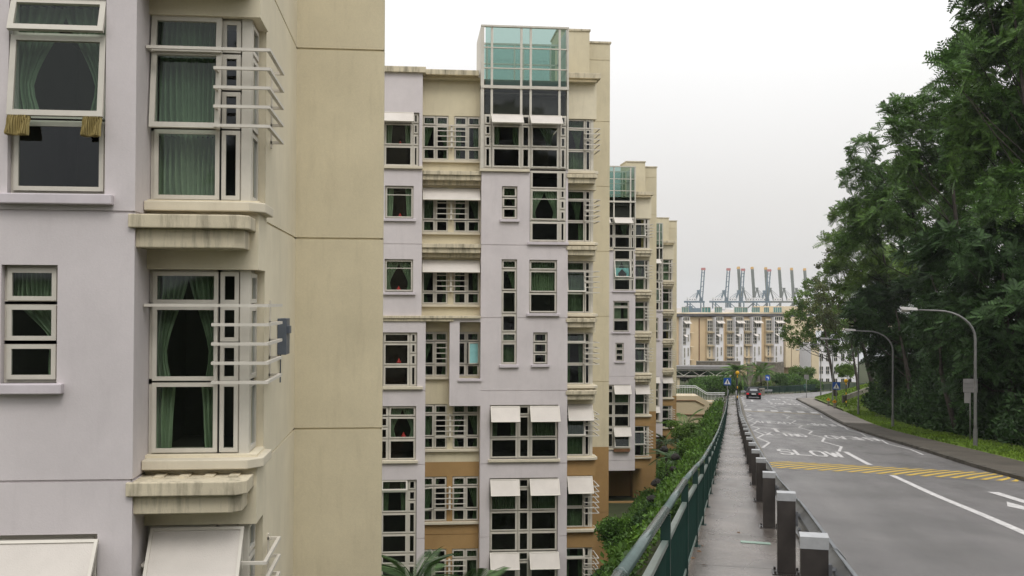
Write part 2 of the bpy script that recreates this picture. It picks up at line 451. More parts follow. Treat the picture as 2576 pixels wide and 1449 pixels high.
def frame(s):
    k = (s - PSS[0]) / 0.5
    i = int(min(max(math.floor(k), 0), len(PSS) - 2)); t = k - i
    p = _pp[i] * (1 - t) + _pp[i + 1] * t
    a = heading(s)
    return p, np.array([sin(a), cos(a)]), np.array([cos(a), -sin(a)])


def gz(s, r):
    return float(prof(s)) - 0.019 * max(0.0, r - 1.2)


def P(s, r, dz=0.0, z=None):
    p, t, n = frame(s)
    q = p + n * r
    return Vector((q[0], q[1], (gz(s, r) if z is None else z) + dz))


def path_sr(X, Y):
    """nearest path coordinates of many points"""
    X = np.asarray(X, float).ravel(); Y = np.asarray(Y, float).ravel()
    S = np.empty(len(X)); R = np.empty(len(X))
    sub = slice(0, len(PSS), 2)
    px, py, hh, ss = _pp[sub, 0], _pp[sub, 1], _hh[sub], PSS[sub]
    for a in range(0, len(X), 4000):
        x = X[a:a + 4000, None]; y = Y[a:a + 4000, None]
        d = (x - px) ** 2 + (y - py) ** 2
        i = np.argmin(d, 1)
        dx = x[:, 0] - px[i]; dy = y[:, 0] - py[i]
        S[a:a + 4000] = ss[i] + dx * np.sin(hh[i]) + dy * np.cos(hh[i])
        R[a:a + 4000] = dx * np.cos(hh[i]) - dy * np.sin(hh[i])
    return S, R


def smooth(a, b, x):
    t = np.clip((x - a) / (b - a), 0, 1)
    return t * t * (3 - 2 * t)


def terrain(X, Y):
    s, r = path_sr(X, Y)
    z0 = prof(s)
    d = np.maximum(0, r - 11.0)
    woods = np.minimum(0.08 * d + 0.42 * np.maximum(0, d - 3.0), 9)
    slope = np.minimum(0.20 + 0.30 * d, 7)
    k = smooth(106, 115, s)
    zr = z0 - 0.08 + woods * (1 - k) + slope * k
    G = -10.2 - 0.0533 * np.minimum(s, 140)
    k2 = smooth(118, 150, s)
    low = G * (1 - k2) + (z0 - 1.0) * k2
    f = smooth(-0.9, -5.4, r)
    zl = (z0 - 0.25) * (1 - f) + low * f
    z = np.where(r > 11.0, zr, np.where(r < -0.9, zl, z0 - 0.42))
    X = np.asarray(X, float).ravel(); Y = np.asarray(Y, float).ravel()
    dist = np.hypot(X, Y)
    kf = smooth(300, 700, dist)
    return z * (1 - kf) + (-45) * kf


def tz(x, y):
    return float(terrain([x], [y])[0])


def build_ground():
    ss = np.concatenate([-40 - np.cumsum(np.geomspace(3, 130, 16))[::-1], np.arange(-40, 250, 2.0), 250 + np.cumsum(np.geomspace(3, 330, 34))])
    rr = np.concatenate([-np.cumsum(np.geomspace(2, 330, 34))[::-1] - 14, np.arange(-14, 45, 1.0), 45 + np.cumsum(np.geomspace(2, 330, 34))])
    Sg, Rg = np.meshgrid(ss, rr, indexing='ij')
    X = Sg * sin(TH0) + Rg * cos(TH0); Y = Sg * cos(TH0) - Rg * sin(TH0)
    Z = terrain(X, Y)
    s_, r_ = path_sr(X, Y); Z = Z - np.where((s_ > 103) & (s_ < 190) & (r_ > 10.8) & (r_ < 32), .75, 0)
    V = np.stack([X.ravel(), Y.ravel(), Z], 1)
    ni, nj = Sg.shape
    i, j = np.meshgrid(np.arange(ni - 1), np.arange(nj - 1), indexing='ij')
    a = (i * nj + j).ravel()
    F = np.stack([a, a + nj, a + nj + 1, a + 1], 1)
    npmesh('ground', V, F, 'soil', smooth=True, kind='structure')


build_ground()


def strip(name, s0, s1, rs, m, step=1.0, dz=None, skirt=0.0, **kw):
    """a surface that follows the road line: rs = list of (r, dz)"""
    n = max(1, int(math.ceil((s1 - s0) / step)))
    V = []; F = []
    k = len(rs)
    for i in range(n + 1):
        s = s0 + (s1 - s0) * i / n
        for r, h in rs: V.append(P(s, r, h))
    for i in range(n):
        for j in range(k - 1):
            a = i * k + j
            F.append((a, a + 1, a + k + 1, a + k))
    return npmesh(name, V, F, m, **kw)


road = strip('road', -12, 300, [(0.95, 0), (2.4, 0), (4.75, 0), (6.6, 0), (8.62, 0)], 'asphalt', kind='structure')
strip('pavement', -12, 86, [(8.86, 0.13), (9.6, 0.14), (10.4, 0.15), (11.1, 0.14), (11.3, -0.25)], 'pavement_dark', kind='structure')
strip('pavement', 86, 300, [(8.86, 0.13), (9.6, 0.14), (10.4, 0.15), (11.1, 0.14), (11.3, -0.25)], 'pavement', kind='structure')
verge = strip('verge', -12, 108, [(11.0, 0.12), (12.0, 0.22), (13.0, 0.26), (14.2, 0.28), (14.6, -0.3)], 'lawn', kind='structure')


def bank_z(s, r): return (-.5 if s < 107 else 0) + float(prof(s)) + 0.12 + min(.30, .12 + .03 * max(0, s - 106)) * max(0, r - 11.1) * 1.0


def grass_slope():
    """lawn on the bank inside the bend"""
    V = []; F = []
    ss = np.arange(106, 187, 1.5); rr = np.arange(11.0, 33.0, 1.0)
    for s in ss:
        for r in rr:
            p = P(s, r)
            V.append((p.x, p.y, bank_z(s, r)))
    nj = len(rr)
    for i in range(len(ss) - 1):
        for j in range(nj - 1):
            a = i * nj + j; F.append((a, a + 1, a + nj + 1, a + nj))
    npmesh('grass_bank', V, F, 'lawn', smooth=True, kind='structure')


grass_slope()

# kerbs: single kerb stones, shared mesh
kmb = MB(); kmb.box(-0.12, 0.12, 0.008, 0.992, -0.25, 0.0)
km_l = shared(kmb, 'kerb_stone', 'kerb'); km_r = shared(kmb, 'kerb_stone', 'kerb_dark')


def kerb_run(name, me, r, s0, s1, top, parent_kind='structure'):
    root = empty(name, (0, 0, 0), kind=parent_kind)
    s = s0
    while s < s1:
        a = P(s, r, top); b = P(s + 1, r, top)
        d = (b - a)
        o = child('kerb_stone', me, root, a, (math.asin(d.z / d.length), 0, -math.atan2(d.x, d.y)))
        o.location.z += RNG.uniform(-.006, .006)
        s += 1.0
    return root


kerb_run('kerb', km_l, 1.06, -8, 175, 0.12)
kerb_run('kerb', km_r, 8.74, 18, 190, 0.14)

# walkway: poured slabs with recessed joints
wroot = empty('walkway', (0, 0, 0), kind='structure')
s = -10.0 + 0.75
while s < 165:
    mb = MB()
    k = 3
    for i in range(k):
        a0 = s + 0.007 + 3.486 * i / k; a1 = s + 0.007 + 3.486 * (i + 1) / k
        q = [P(a0, -0.68), P(a0, 0.94), P(a1, 0.94), P(a1, -0.68)]
        mb.quad(*q)
        mb.quad(q[0] - Vector((0, 0, .3)), q[0], q[3], q[3] - Vector((0, 0, .3)))
        if i == 0: mb.quad(q[0] - Vector((0, 0, .1)), q[1] - Vector((0, 0, .1)), q[1], q[0])
        if i == k - 1: mb.quad(q[3], q[2], q[2] - Vector((0, 0, .1)), q[3] - Vector((0, 0, .1)))
    mb.build('slab', 'concrete', wroot)
    s += 3.5
mb = MB()
s = -10
while s < 165:
    mb.quad(P(s, -0.67, -.03), P(s, 0.94, -.03), P(s + 5, 0.94, -.03), P(s + 5, -0.67, -.03)); s += 5
mb.build('joint_bed', 'joint', wroot)

# ------------------------------------------------------------------ road markings (children of the road)
MZ = 0.006


def stroke(mb, pts, w, dz=MZ, seg=1.0):
    """painted line of width w through (s, r) points, mitred, draped on the road"""
    pts = [np.array(p, float) for p in pts]
    L_ = []; R_ = []
    for i, p in enumerate(pts):
        d0 = pts[i] - pts[i - 1] if i else pts[1] - pts[0]
        d1 = pts[i + 1] - pts[i] if i < len(pts) - 1 else pts[i] - pts[i - 1]
        d0 = d0 / np.linalg.norm(d0); d1 = d1 / np.linalg.norm(d1)
        n0 = np.array([-d0[1], d0[0]]); n1 = np.array([-d1[1], d1[0]])
        m = n0 + n1; l = np.linalg.norm(m)
        m = n0 if l < .2 else m / l
        k = w / 2 / max(0.35, float(m @ n0))
        L_.append(p + m * k); R_.append(p - m * k)
    for i in range(len(pts) - 1):
        n = max(1, int(np.linalg.norm(pts[i + 1] - pts[i]) / seg))
        for j in range(n):
            t0, t1 = j / n, (j + 1) / n
            q = [L_[i] * (1 - t0) + L_[i + 1] * t0, L_[i] * (1 - t1) + L_[i + 1] * t1, R_[i] * (1 - t1) + R_[i + 1] * t1, R_[i] * (1 - t0) + R_[i + 1] * t0]
            mb.quad(*[P(a[0], a[1], dz) for a in q])


def poly_mark(mb, pts, dz=MZ):
    n = len(mb.v); mb.v += [tuple(P(a, b, dz)) for a, b in pts]; mb.f.append(tuple(range(n, n + len(pts))))


GLYPH = {  # strokes in a unit box, x right, y up
    'S': [[(1, .86), (.8, 1), (.2, 1), (0, .85), (0, .66), (.2, .53), (.8, .47), (1, .34), (1, .15), (.8, 0), (.2, 0), (0, .14)]],
    'L': [[(0, 1), (0, 0), (1, 0)]],
    'O': [[(.2, 0), (0, .2), (0, .8), (.2, 1), (.8, 1), (1, .8), (1, .2), (.8, 0), (.2, 0)]],
    'W': [[(0, 1), (.25, 0), (.5, .8), (.75, 0), (1, 1)]],
    'X': [[(0, 1), (1, 0)], [(0, 0), (1, 1)]],
    '-': [[(.1, .5), (.9, .5)]],
    'I': [[(.5, 0), (.5, 1)]],
    'N': [[(0, 0), (0, 1), (1, 0), (1, 1)]],
    'G': [[(1, .82), (.8, 1), (.2, 1), (0, .8), (0, .2), (.2, 0), (.8, 0), (1, .2), (1, .48), (.6, .48)]],
    'A': [[(0, 0), (.5, 1), (1, 0)], [(.2, .35), (.8, .35)]],
    'H': [[(0, 0), (0, 1)], [(1, 0), (1, 1)], [(0, .5), (1, .5)]],
    'E': [[(1, 1), (0, 1), (0, 0), (1, 0)], [(0, .52), (.85, .52)]],
    'D': [[(0, 0), (0, 1), (.7, 1), (1, .75), (1, .25), (.7, 0), (0, 0)]],
    'U': [[(0, 1), (0, .2), (.2, 0), (.8, 0), (1, .2), (1, 1)]],
    'M': [[(0, 0), (0, 1), (.5, .35), (1, 1), (1, 0)]],
    'P': [[(0, 0), (0, 1), (.8, 1), (1, .85), (1, .6), (.8, .45), (0, .45)]],
}


def word(txt, s0, s1, r0, r1, flip=False, w=0.14):
    """lettering between s0 (near) and s1 (far), r0..r1; flip: to be read by traffic coming towards us"""
    mb = MB()
    n = len(txt); pitch = (r1 - r0) / n
    for i, ch in enumerate(txt):
        gw = pitch * 0.72
        for st in GLYPH[ch]:
            pts = []
            for x, y in st:
                rr = r0 + i * pitch + (pitch - gw) / 2 + x * gw; sg = s0 + y * (s1 - s0)
                if flip:
                    rr = r0 + r1 - rr; sg = s0 + s1 - sg
                pts.append((sg, rr))
            # strokes are wider along the road than across it, as the letters are stretched
            K = 3.2
            for a, b in zip(pts[:-1], pts[1:]):
                us, ur = (b[0] - a[0]) / K, b[1] - a[1]
                l = math.hypot(us, ur) or 1
                us /= l; ur /= l
                os_, or_ = -ur * w / 2 * K, us * w / 2
                es, er = us * w * .42 * K, ur * w * .42
                poly_mark(mb, [(a[0] + os_ - es, a[1] + or_ - er), (a[0] - os_ - es, a[1] - or_ - er),
                               (b[0] - os_ + es, b[1] - or_ + er), (b[0] + os_ + es, b[1] + or_ + er)], MZ + RNG.uniform(0, .003))
    return mb.build('road_lettering', 'paint', road)


def zig(pts, w=0.13, name='zigzag_line'):
    mb = MB(); stroke(mb, pts, w); return mb.build(name, 'paint', road)


word('SLOW', 41.7, 45.1, 1.84, 4.44)
word('X-ING', 59.9, 63.7, 1.88, 4.25)
word('AHEAD', 81.2, 84.4, 1.72, 4.55)
word('AHEAD', 59.2, 63.5, 5.3, 8.3, True)
word('HUMP', 81.0, 84.6, 5.66, 8.35, True)
word('AHEAD', 123.6, 127.0, 5.0, 7.9, True)
word('X-ING', 140.4, 144.0, 5.0, 7.6, True)
word('SLOW', 155.5, 159.0, 5.2, 8.0, True)
for s0, s1, rc in ((65.4, 72.4, 2.82), (129.3, 135.8, 2.5), (129.5, 136.2, 6.5)):
    mb = MB()
    poly_mark(mb, [(s0, rc - .13), (s0, rc + .13), (s1 - 2.0, rc + .09), (s1 - 2.0, rc - .09)])
    poly_mark(mb, [(s1 - 2.1, rc - .33), (s1 - 2.1, rc + .33), (s1, rc)], MZ + .001)
    mb.build('road_arrow', 'paint', road)
zig([(45.5, 1.76), (45.55, 1.31), (50.4, 1.77), (55.3, 1.33), (60.3, 1.8), (65.3, 1.35), (70.2, 1.8), (75.6, 1.33), (80.3, 1.79), (84.3, 1.35), (87.9, 1.76), (91.3, 1.31), (94.7, 1.7), (98.1, 1.25)])
zig([(98.1, 1.25), (98.3, 4.63), (94.5, 5.06), (91.4, 4.64), (87.7, 5.21), (84.0, 4.68), (80.0, 5.22), (76.2, 4.72), (70.0, 5.2), (64.6, 4.6), (60.0, 5.14), (54.8, 4.57), (50.1, 5.05), (45.8, 4.52), (45.75, 4.95)])
zig([(99.2, 8.17), (95.3, 7.94), (92.0, 8.32), (86.5, 8.28), (81.4, 8.4), (76, 8.1), (70.6, 8.36), (65.2, 8.02), (60.8, 8.3), (56, 7.95), (51, 8.25), (46.8, 8.1)], 0.1)
zig([(46.68, 7.85), (46.7, 8.4)], 0.1)
zig([(110.9, 1.34), (114.5, 1.62), (119.3, 1.26), (122.7, 1.56), (127, 1.26), (130.5, 1.52), (135.1, 1.24), (138.3, 1.5), (143.2, 1.2), (146.6, 1.46), (151.2, 1.18), (155, 1.44)], 0.12)
zig([(109.3, 8.2), (109, 4.65), (114.2, 4.2), (117.9, 4.84), (122.6, 4.4), (126.8, 4.82), (131.0, 4.44), (134.8, 4.78), (138.7, 4.4), (141.6, 4.66), (145, 4.3), (149, 4.62)], 0.12)
zig([(109.4, 8.18), (115.1, 7.86), (117.6, 8.1), (125.2, 7.82), (127, 8.08), (132, 7.8), (135.1, 8.06), (140, 7.77), (143, 8.0), (147, 7.75), (151, 7.95)], 0.11)
zig([(152, 4.7), (165, 4.75), (180, 4.75), (200, 4.75)], 0.12, 'centre_line')
zig([(152, 8.2), (165, 8.25), (185, 8.3)], 0.1, 'edge_line')
for a, b in ((45.7, 37.8), (33.0, 18.0), (14, 6), (2, -6)):
    mb = MB(); stroke(mb, [(a, 4.78), (b, 4.78)], 0.19 if a < 40 else 0.21); mb.build('lane_line', 'paint', road)
# zebra crossing: white blocks, and the thin yellow edge line in front of them
for i in range(6):
    r = 1.2 + i * 1.28
    mb = MB(); stroke(mb, [(102.6, r + 0.36), (105.9, r + 0.36)], 0.70); mb.build('crossing_stripe', 'paint', road)
mb = MB(); stroke(mb, [(101.4, 1.15), (101.4, 8.3)], 0.3); mb.build('crossing_edge_line', 'yellow', road)
mb = MB(); stroke(mb, [(107.6, 1.15), (107.6, 8.3)], 0.25); mb.build('crossing_edge_line', 'paint', road)
# speed hump: gentle rise with slanting yellow bars
hump = MB()
ns = 14
for i in range(ns):
    a0 = 32.6 + 4.8 * i / ns; a1 = 32.6 + 4.8 * (i + 1) / ns
    h0 = 0.03 * sin(pi * i / ns) + 0.002; h1 = 0.03 * sin(pi * (i + 1) / ns) + 0.002
    hump.quad(P(a0, 1.2, h0), P(a0, 8.6, h0), P(a1, 8.6, h1), P(a1, 1.2, h1))
hump.build('speed_hump', 'asphalt', road)
for i in range(-3, 17):
    mb = MB()
    nsg = 8
    for j in range(nsg):
        def edge(t, off):
            s_ = 33.0 + 4.0 * t
            k = (s_ - 32.6) / 4.8
            r_ = min(8.55, max(1.25, 1.3 + 0.43 * i + 1.95 * t + off))
            return P(s_, r_, 0.03 * sin(pi * k) + 0.009)
        q = (edge(j / nsg, 0), edge(j / nsg, .19), edge((j + 1) / nsg, .19), edge((j + 1) / nsg, 0))
        if (q[0] - q[1]).length > .01 or (q[2] - q[3]).length > .01: mb.quad(*q)
    mb.build('hump_stripe', 'yellow', road)
# part of a turning arrow at the near edge of the picture
mb = MB()
poly_mark(mb, [(28.2, 6.42), (28.22, 6.72), (26.1, 6.78), (22, 6.62), (22, 6.42), (25.2, 6.52)])
poly_mark(mb, [(25.35, 6.2), (24.0, 6.28), (22, 6.2), (22, 6.0), (23.2, 6.02), (23.9, 5.86)])
mb.build('road_arrow', 'paint', road)

# ------------------------------------------------------------------ stepped apartment blocks
ZB = -12.6                 # base of a block below the storey datum
PL, BL = -4.35, -3.75      # front planes of the lilac towers and of the recessed bays
SEAMS = [5.15, 2.25, -0.65, -3.55, -6.45, -9.35]
UP = Vector((0, 0, 1))

pane_mb = MB(); pane_mb.quad((0, 0, 0), (1, 0, 0), (1, 0, 1), (0, 0, 1))
PANE = {k: shared(pane_mb, 'pane', k) for k in ('glass', 'glass_sky', 'teal', 'turquoise')}
bar_mb = MB(); bar_mb.box(0, 1, -0.5, 0.5, -0.5, 0.5)
BARX = shared(bar_mb, 'bar', 'bar')


def curtain_mesh(kind, m):
    """unit curtain: x 0..1, z -1..0, pleats along y"""
    mb = MB()

    def panel(top, bot, pinch=None, pl=6, zb=-1.0, flare=None):
        nu, nv = pl * 4, 10
        n0 = len(mb.v)
        for j in range(nv + 1):
            t = j / nv
            if pinch:
                tp = pinch[2]
                if t < tp:
                    q = t / tp; q = q * q * (3 - 2 * q) * .7 + q * .3
                    a = top[0] * (1 - q) + pinch[0] * q; b = top[1] * (1 - q) + pinch[1] * q
                else:
                    q = (t - tp) / (1 - tp); a = pinch[0] * (1 - q) + bot[0] * q; b = pinch[1] * (1 - q) + bot[1] * q
            else:
                a = top[0] * (1 - t) + bot[0] * t; b = top[1] * (1 - t) + bot[1] * t
            for i in range(nu + 1):
                u = i / nu
                mb.v.append((a + (b - a) * u, (0.036 + .014 * sin(11 * u + pl)) * sin(2 * pi * pl * u + 1.3 * sin(3 * t) + 1.1 * sin(7.3 * u + 1.7 * t)) + 0.01 * sin(9 * u + 4 * t), zb * t))
        for j in range(nv):
            for i in range(nu):
                p = n0 + j * (nu + 1) + i
                mb.f.append((p, p + 1, p + nu + 2, p + nu + 1))
    if kind == 'full': panel((0, 1), (0, 1), pl=12)
    if kind == 'half': panel((0, .52), (0, .5), pl=6)
    if kind == 'tied':
        panel((0, .52), (0.02, .26), (0.0, .16, .74)); panel((.48, 1), (.76, .99), (.84, 1.0, .74))
    if kind == 'side':
        panel((0, .30), (0, .24), pl=4); panel((.72, 1), (.78, 1), pl=4)
    if kind == 'swag': panel((.12, 1), (.8, 1), (.74, .98, .92), pl=5)
    if kind == 'fan': panel((.1, 1), (.55, .85), (.55, .75, .85), pl=7)
    if kind == 'rightside': panel((.7, 1), (.72, 1), pl=3)
    if kind == 'leftfall': panel((.0, .75), (.0, .34), (0.06, .3, .8), pl=6)
    me = mb.mesh('curtain'); me.materials.append(M[m])
    me.polygons.foreach_set('use_smooth', [True] * len(me.polygons))
    return me


_cm = {}


def CURT(kind, m):
    if (kind, m) not in _cm: _cm[(kind, m)] = curtain_mesh(kind, m)
    return _cm[(kind, m)]


def grid_wall(mb, mapf, u0, u1, v0, v1, holes=(), depth=0.2, seams=()):
    us = sorted({u0, u1, *[h[0] for h in holes], *[h[1] for h in holes]})
    us = [u for u in us if u0 - 1e-6 <= u <= u1 + 1e-6]
    vs = {v0, v1, *[h[2] for h in holes], *[h[3] for h in holes]}
    sm = [s_ for s_ in seams if v0 + .03 < s_ < v1 - .03]
    for s_ in sm: vs |= {s_ - .014, s_ + .014}
    vs = sorted(v for v in vs if v0 - 1e-6 <= v <= v1 + 1e-6)
    for a, b in zip(us[:-1], us[1:]):
        for c, d in zip(vs[:-1], vs[1:]):
            if b - a < 1e-5 or d - c < 1e-5: continue
            cu, cv = (a + b) / 2, (c + d) / 2
            if any(h[0] < cu < h[1] and h[2] < cv < h[3] for h in holes): continue
            if any(abs(cv - s_) < .014 for s_ in sm):
                mb.quad(mapf(a, c, .022), mapf(b, c, .022), mapf(b, d, .022), mapf(a, d, .022))
                mb.quad(mapf(a, c, 0), mapf(b, c, 0), mapf(b, c, .022), mapf(a, c, .022))
                mb.quad(mapf(a, d, .022), mapf(b, d, .022), mapf(b, d, 0), mapf(a, d, 0))
            else:
                mb.quad(mapf(a, c, 0), mapf(b, c, 0), mapf(b, d, 0), mapf(a, d, 0))
    for h in holes:
        a, b, c, d = h[:4]
        a = max(a, u0); b = min(b, u1); c = max(c, v0); d = min(d, v1)
        if b <= a or d <= c: continue
        mb.quad(mapf(a, c, 0), mapf(a, c, depth), mapf(a, d, depth), mapf(a, d, 0))
        mb.quad(mapf(b, c, 0), mapf(b, d, 0), mapf(b, d, depth), mapf(b, c, depth))
        mb.quad(mapf(a, d, 0), mapf(a, d, depth), mapf(b, d, depth), mapf(b, d, 0))
        mb.quad(mapf(a, c, 0), mapf(b, c, 0), mapf(b, c, depth), mapf(a, c, depth))


def fy(y): return lambda u, v, d: (u, y + d, v)
def fx(x, sgn=1): return lambda u, v, d: (x - sgn * d, u, v)


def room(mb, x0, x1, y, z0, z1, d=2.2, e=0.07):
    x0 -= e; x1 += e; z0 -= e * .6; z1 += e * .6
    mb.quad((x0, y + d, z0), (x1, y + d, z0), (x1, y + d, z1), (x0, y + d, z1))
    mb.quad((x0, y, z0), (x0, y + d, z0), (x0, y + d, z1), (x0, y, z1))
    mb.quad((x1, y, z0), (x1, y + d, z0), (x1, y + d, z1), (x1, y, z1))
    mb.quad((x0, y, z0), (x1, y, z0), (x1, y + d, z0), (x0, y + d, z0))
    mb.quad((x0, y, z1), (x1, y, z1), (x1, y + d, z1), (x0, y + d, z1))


def ring(mb, x0, x1, y0, y1, z0, z1, w):
    mb.box(x0, x1, y0, y1, z0, z0 + w); mb.box(x0, x1, y0, y1, z1 - w, z1)
    mb.box(x0, x0 + w, y0, y1, z0 + w, z1 - w); mb.box(x1 - w, x1, y0, y1, z0 + w, z1 - w)


class Block:
    def __init__(s, k, label):
        s.k = k
        s.root = empty('apartment_block', (8.69 + 9.16 * k, 44.57 + 28.9 * k, -1.6 * k + ZB), label=label, category='building', group='stepped apartment blocks')
        s.rooms = MB()
        s.rs = random.Random(20 + k)

    def part(s, name, mb, m, bevel=0, smooth=False, **kw):
        o = mb.build(name, m, s.root, bevel=bevel, smooth=smooth, **kw)
        if o: o.location.z = -ZB
        return o

    # -- windows -------------------------------------------------------
    def window(s, y, cells, curtains=(), fw=0.048, room_=True, glassm='glass', bars=()):
        """cells: (x0, x1, z0, z1[, state]); state 'open' / 'side' / material"""
        mb = MB()
        X0 = min(c[0] for c in cells); X1 = max(c[1] for c in cells); Z0 = min(c[2] for c in cells); Z1 = max(c[3] for c in cells)
        for c in cells:
            st = c[4] if len(c) > 4 else None
            ring(mb, c[0] - .035, c[1] + .035, y + .035, y + .10, c[2] - .035, c[3] + .035, .05)
            if st not in ('open', 'side', 'side_blue', 'ajar'): ring(mb, c[0] + .006, c[1] - .006, y, y + .035, c[2] + .006, c[3] - .006, fw)
        for b in bars: mb.box(*b)
        w = s.part('window', mb, 'frame')
        for c in cells:
            st = c[4] if len(c) > 4 else None
            gm = st if st in PANE else glassm
            if st in ('open', 'ajar'):
                ang = -(radians(19) if st == 'open' else radians(6.5))
                sm = MB(); ww, hh = c[1] - c[0], c[3] - c[2]
                ring(sm, -.02, ww + .02, -.02, .03, -hh - .02, .02, fw + .012)
                o = sm.build('sash', 'frame', w); o.location = (c[0], y - .03, c[3]); o.rotation_euler = (ang, 0, 0)
                child('pane', PANE['glass_sky'], w, (c[0] + fw, y - .03, c[3]) if False else tuple(Vector((c[0] + fw, y - .03, c[3])) + Euler((ang, 0, 0)).to_matrix() @ Vector((0, .005, -hh + fw))),
                      (ang, 0, 0), (ww - 2 * fw, 1, hh - 2 * fw))
            elif st in ('side', 'side_blue'):
                sm = MB(); ww, hh = c[1] - c[0], c[3] - c[2]
                ring(sm, -ww, 0.0, -.02, .03, 0, hh, fw)
                o = sm.build('sash', 'frame', w); o.location = (c[1], y - .03, c[2]); o.rotation_euler = (0, 0, radians(28))
                R_ = Euler((0, 0, radians(28))).to_matrix()
                child('pane', PANE['turquoise' if st == 'side_blue' else 'glass_sky'], w, tuple(Vector((c[1], y - .03, c[2])) + R_ @ Vector((-ww + fw, .005, fw))), (0, 0, radians(28)), (ww - 2 * fw, 1, hh - 2 * fw))  # blue sash pane: plain opaque turquoise in place of glass
            else:
                child('pane', PANE[gm], w, (c[0] + fw * .8, y + .02, c[2] + fw * .8), (0, 0, 0), (c[1] - c[0] - fw * 1.6, 1, c[3] - c[2] - fw * 1.6))
        for x0, x1, z0, z1, kind, m in curtains:
            child('curtain', CURT(kind, m), w, (x0, y + .19, z1), (0, 0, 0), (x1 - x0, 1.2, z1 - z0))
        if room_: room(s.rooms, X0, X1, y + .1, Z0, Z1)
        return w

    def shade(s, x0, x1, y, zt, drop=.56, out=.5):
        L_ = math.hypot(drop, out); a = -math.atan2(out, drop)
        mb = MB(); mb.box(.02, x1 - x0 - .02, -.006, .006, -L_ + .02, -.02)
        o = mb.build('sunshade', 'shade', s.root); o.location = (x0, y, zt - ZB); o.rotation_euler = (a, 0, 0)
        fm = MB(); ring(fm, 0, x1 - x0, -.022, .022, -L_, 0, .035)
        fm.bar((.03, .03, -.05), (.03, .28, -L_ * .62), .025); fm.bar((x1 - x0 - .03, .03, -.05), (x1 - x0 - .03, .28, -L_ * .62), .025)
        fm.build('shade_frame', 'bar', o)

    # -- the right-hand corner bay --------------------------------------
    def bay_cells(s, f, tst=None, mst=None):
        a, b, c, d = -2.50, -1.757, -1.745, -1.525
        return [(a, b, f + 1.90, f + 2.28, tst), (a, b, f + 1.02, f + 1.89, mst), (a, b, f + .20, f + 1.01),
                (c, d, f + 1.90, f + 2.28), (c, d, f + 1.468, f + 1.89), (c, d, f + 1.02, f + 1.456), (c, d, f + .20, f + 1.01)]

    def bay_side_window(s, f):
        mb = MB(); x = -1.40
        ys = (-3.70, -3.24)
        for z0, z1 in ((1.91, 2.27), (1.03, 1.88), (.20, 1.0)):
            for dx0, dx1, e in ((-.10, -.035, -.03), (-.035, 0, .006)):
                y0, y1, a, b = ys[0] + e, ys[1] - e, f + z0 + e, f + z1 - e
                mb.box(x + dx0, x + dx1, y0, y1, a, a + .05); mb.box(x + dx0, x + dx1, y0, y1, b - .05, b)
                mb.box(x + dx0, x + dx1, y0, y0 + .05, a + .05, b - .05); mb.box(x + dx0, x + dx1, y1 - .05, y1, a + .05, b - .05)
        w = s.part('window', mb, 'frame')
        for z0, z1 in ((1.91, 2.27), (1.03, 1.88), (.20, 1.0)):
            child('pane', PANE['glass'], w, (x - .02, ys[0] + .05, f + z0 + .05), (0, 0, pi / 2), (ys[1] - ys[0] - .1, 1, z1 - z0 - .1))

    def grille(s, f, n=5):
        mb = MB(); x1, y0, y1 = -1.18, -3.98, -2.78
        mb.box(-1.335, -1.30, y1 - .02, y1 + .025, f + .95, f + 1.95)
        g = s.part('window_grille', mb, 'bar')
        mb = MB(); mb.box(-1.80, -1.765, -3.79, -3.755, f + 1.0, f + 1.92); mb.build('bracket', 'bar', g)
        zs = [f + 1.89 - i * .217 for i in range(n)]
        for i, z in enumerate(zs):
            b = MB(); t = .017
            xl = -2.53 if i == 0 else -1.79
            b.box(xl, x1 + .02, y0 - .02, y0 + .02, z - t, z + t)
            b.box(x1 - .02, x1 + .02, y0 + .02, y1 + .02, z - t, z + t)
            b.box(-1.33, x1 - .02, y1 - .02, y1 + .02, z - t, z + t)
            b.box(xl, xl + .03, y0 + .02, BL, z - t, z + t)
            b.build('bar', 'bar', g)

    def bay_ledge(s, seam, full=True):
        """sill of the storey above and the two-step tray under it"""
        def poly(x0, x1, y0, y1, ch, z): return [(x0, y1, z), (x0, y0, z), (x1 - ch, y0, z), (x1, y0 + ch, z), (x1, y1, z)]
        mb = MB(); mb.prism(poly(-2.535, -1.22, -4.02, -3.2, .16, seam + .05), (0, 0, .11))
        s.part('sill', mb, 'sill', bevel=.012)
        if not full: return
        mb = MB(); mb.prism(poly(-2.60, -1.33, -4.40, -3.80, .10, seam - .17), (0, 0, .15))
        mb.prism(poly(-2.56, -1.40, -4.30, -3.80, .10, seam - .38), (0, 0, .208))
        o = s.part('ledge', mb, 'ledge', bevel=.012)
        for i in range(4):
            b = MB(); x = -2.38 + i * .27; b.box(x, x + .11, -4.12, -3.86, seam - .024, seam - .004); b.build('bracket', 'ledge', o)

    # -- whole block -----------------------------------------------------
    def build(s, floors, bay, s3, s2, s1, bottom=-10.05):
        f0 = ZB
        lil, bei, cre, bro = MB(), MB(), MB(), MB(); bei2, bro2, bro3, bei3, lil2, lil3 = MB(), MB(), MB(), MB(), MB(), MB()
        # lilac pier at the left and lilac tower
        grid_wall(lil, fy(PL), -10.9, -8.37, -.65, 9.05, s1['holes_hi'], .22, SEAMS)
        grid_wall(lil, fy(PL), -10.9, -8.20, f0, -.65, s1['holes_lo'], .22, SEAMS)
        grid_wall(lil, fx(-8.37), PL, BL, -.65, 9.05, (), .2, SEAMS)
        grid_wall(lil, fx(-8.20), PL, BL, f0, -.65, (), .2, SEAMS)
        grid_wall(lil2, fy(PL), -6.02, -2.54, bottom, 5.30, s3['holes'], .22, SEAMS)
        grid_wall(lil2, fx(-2.54), PL, BL + .4, bottom, 5.30, (), .2, SEAMS)
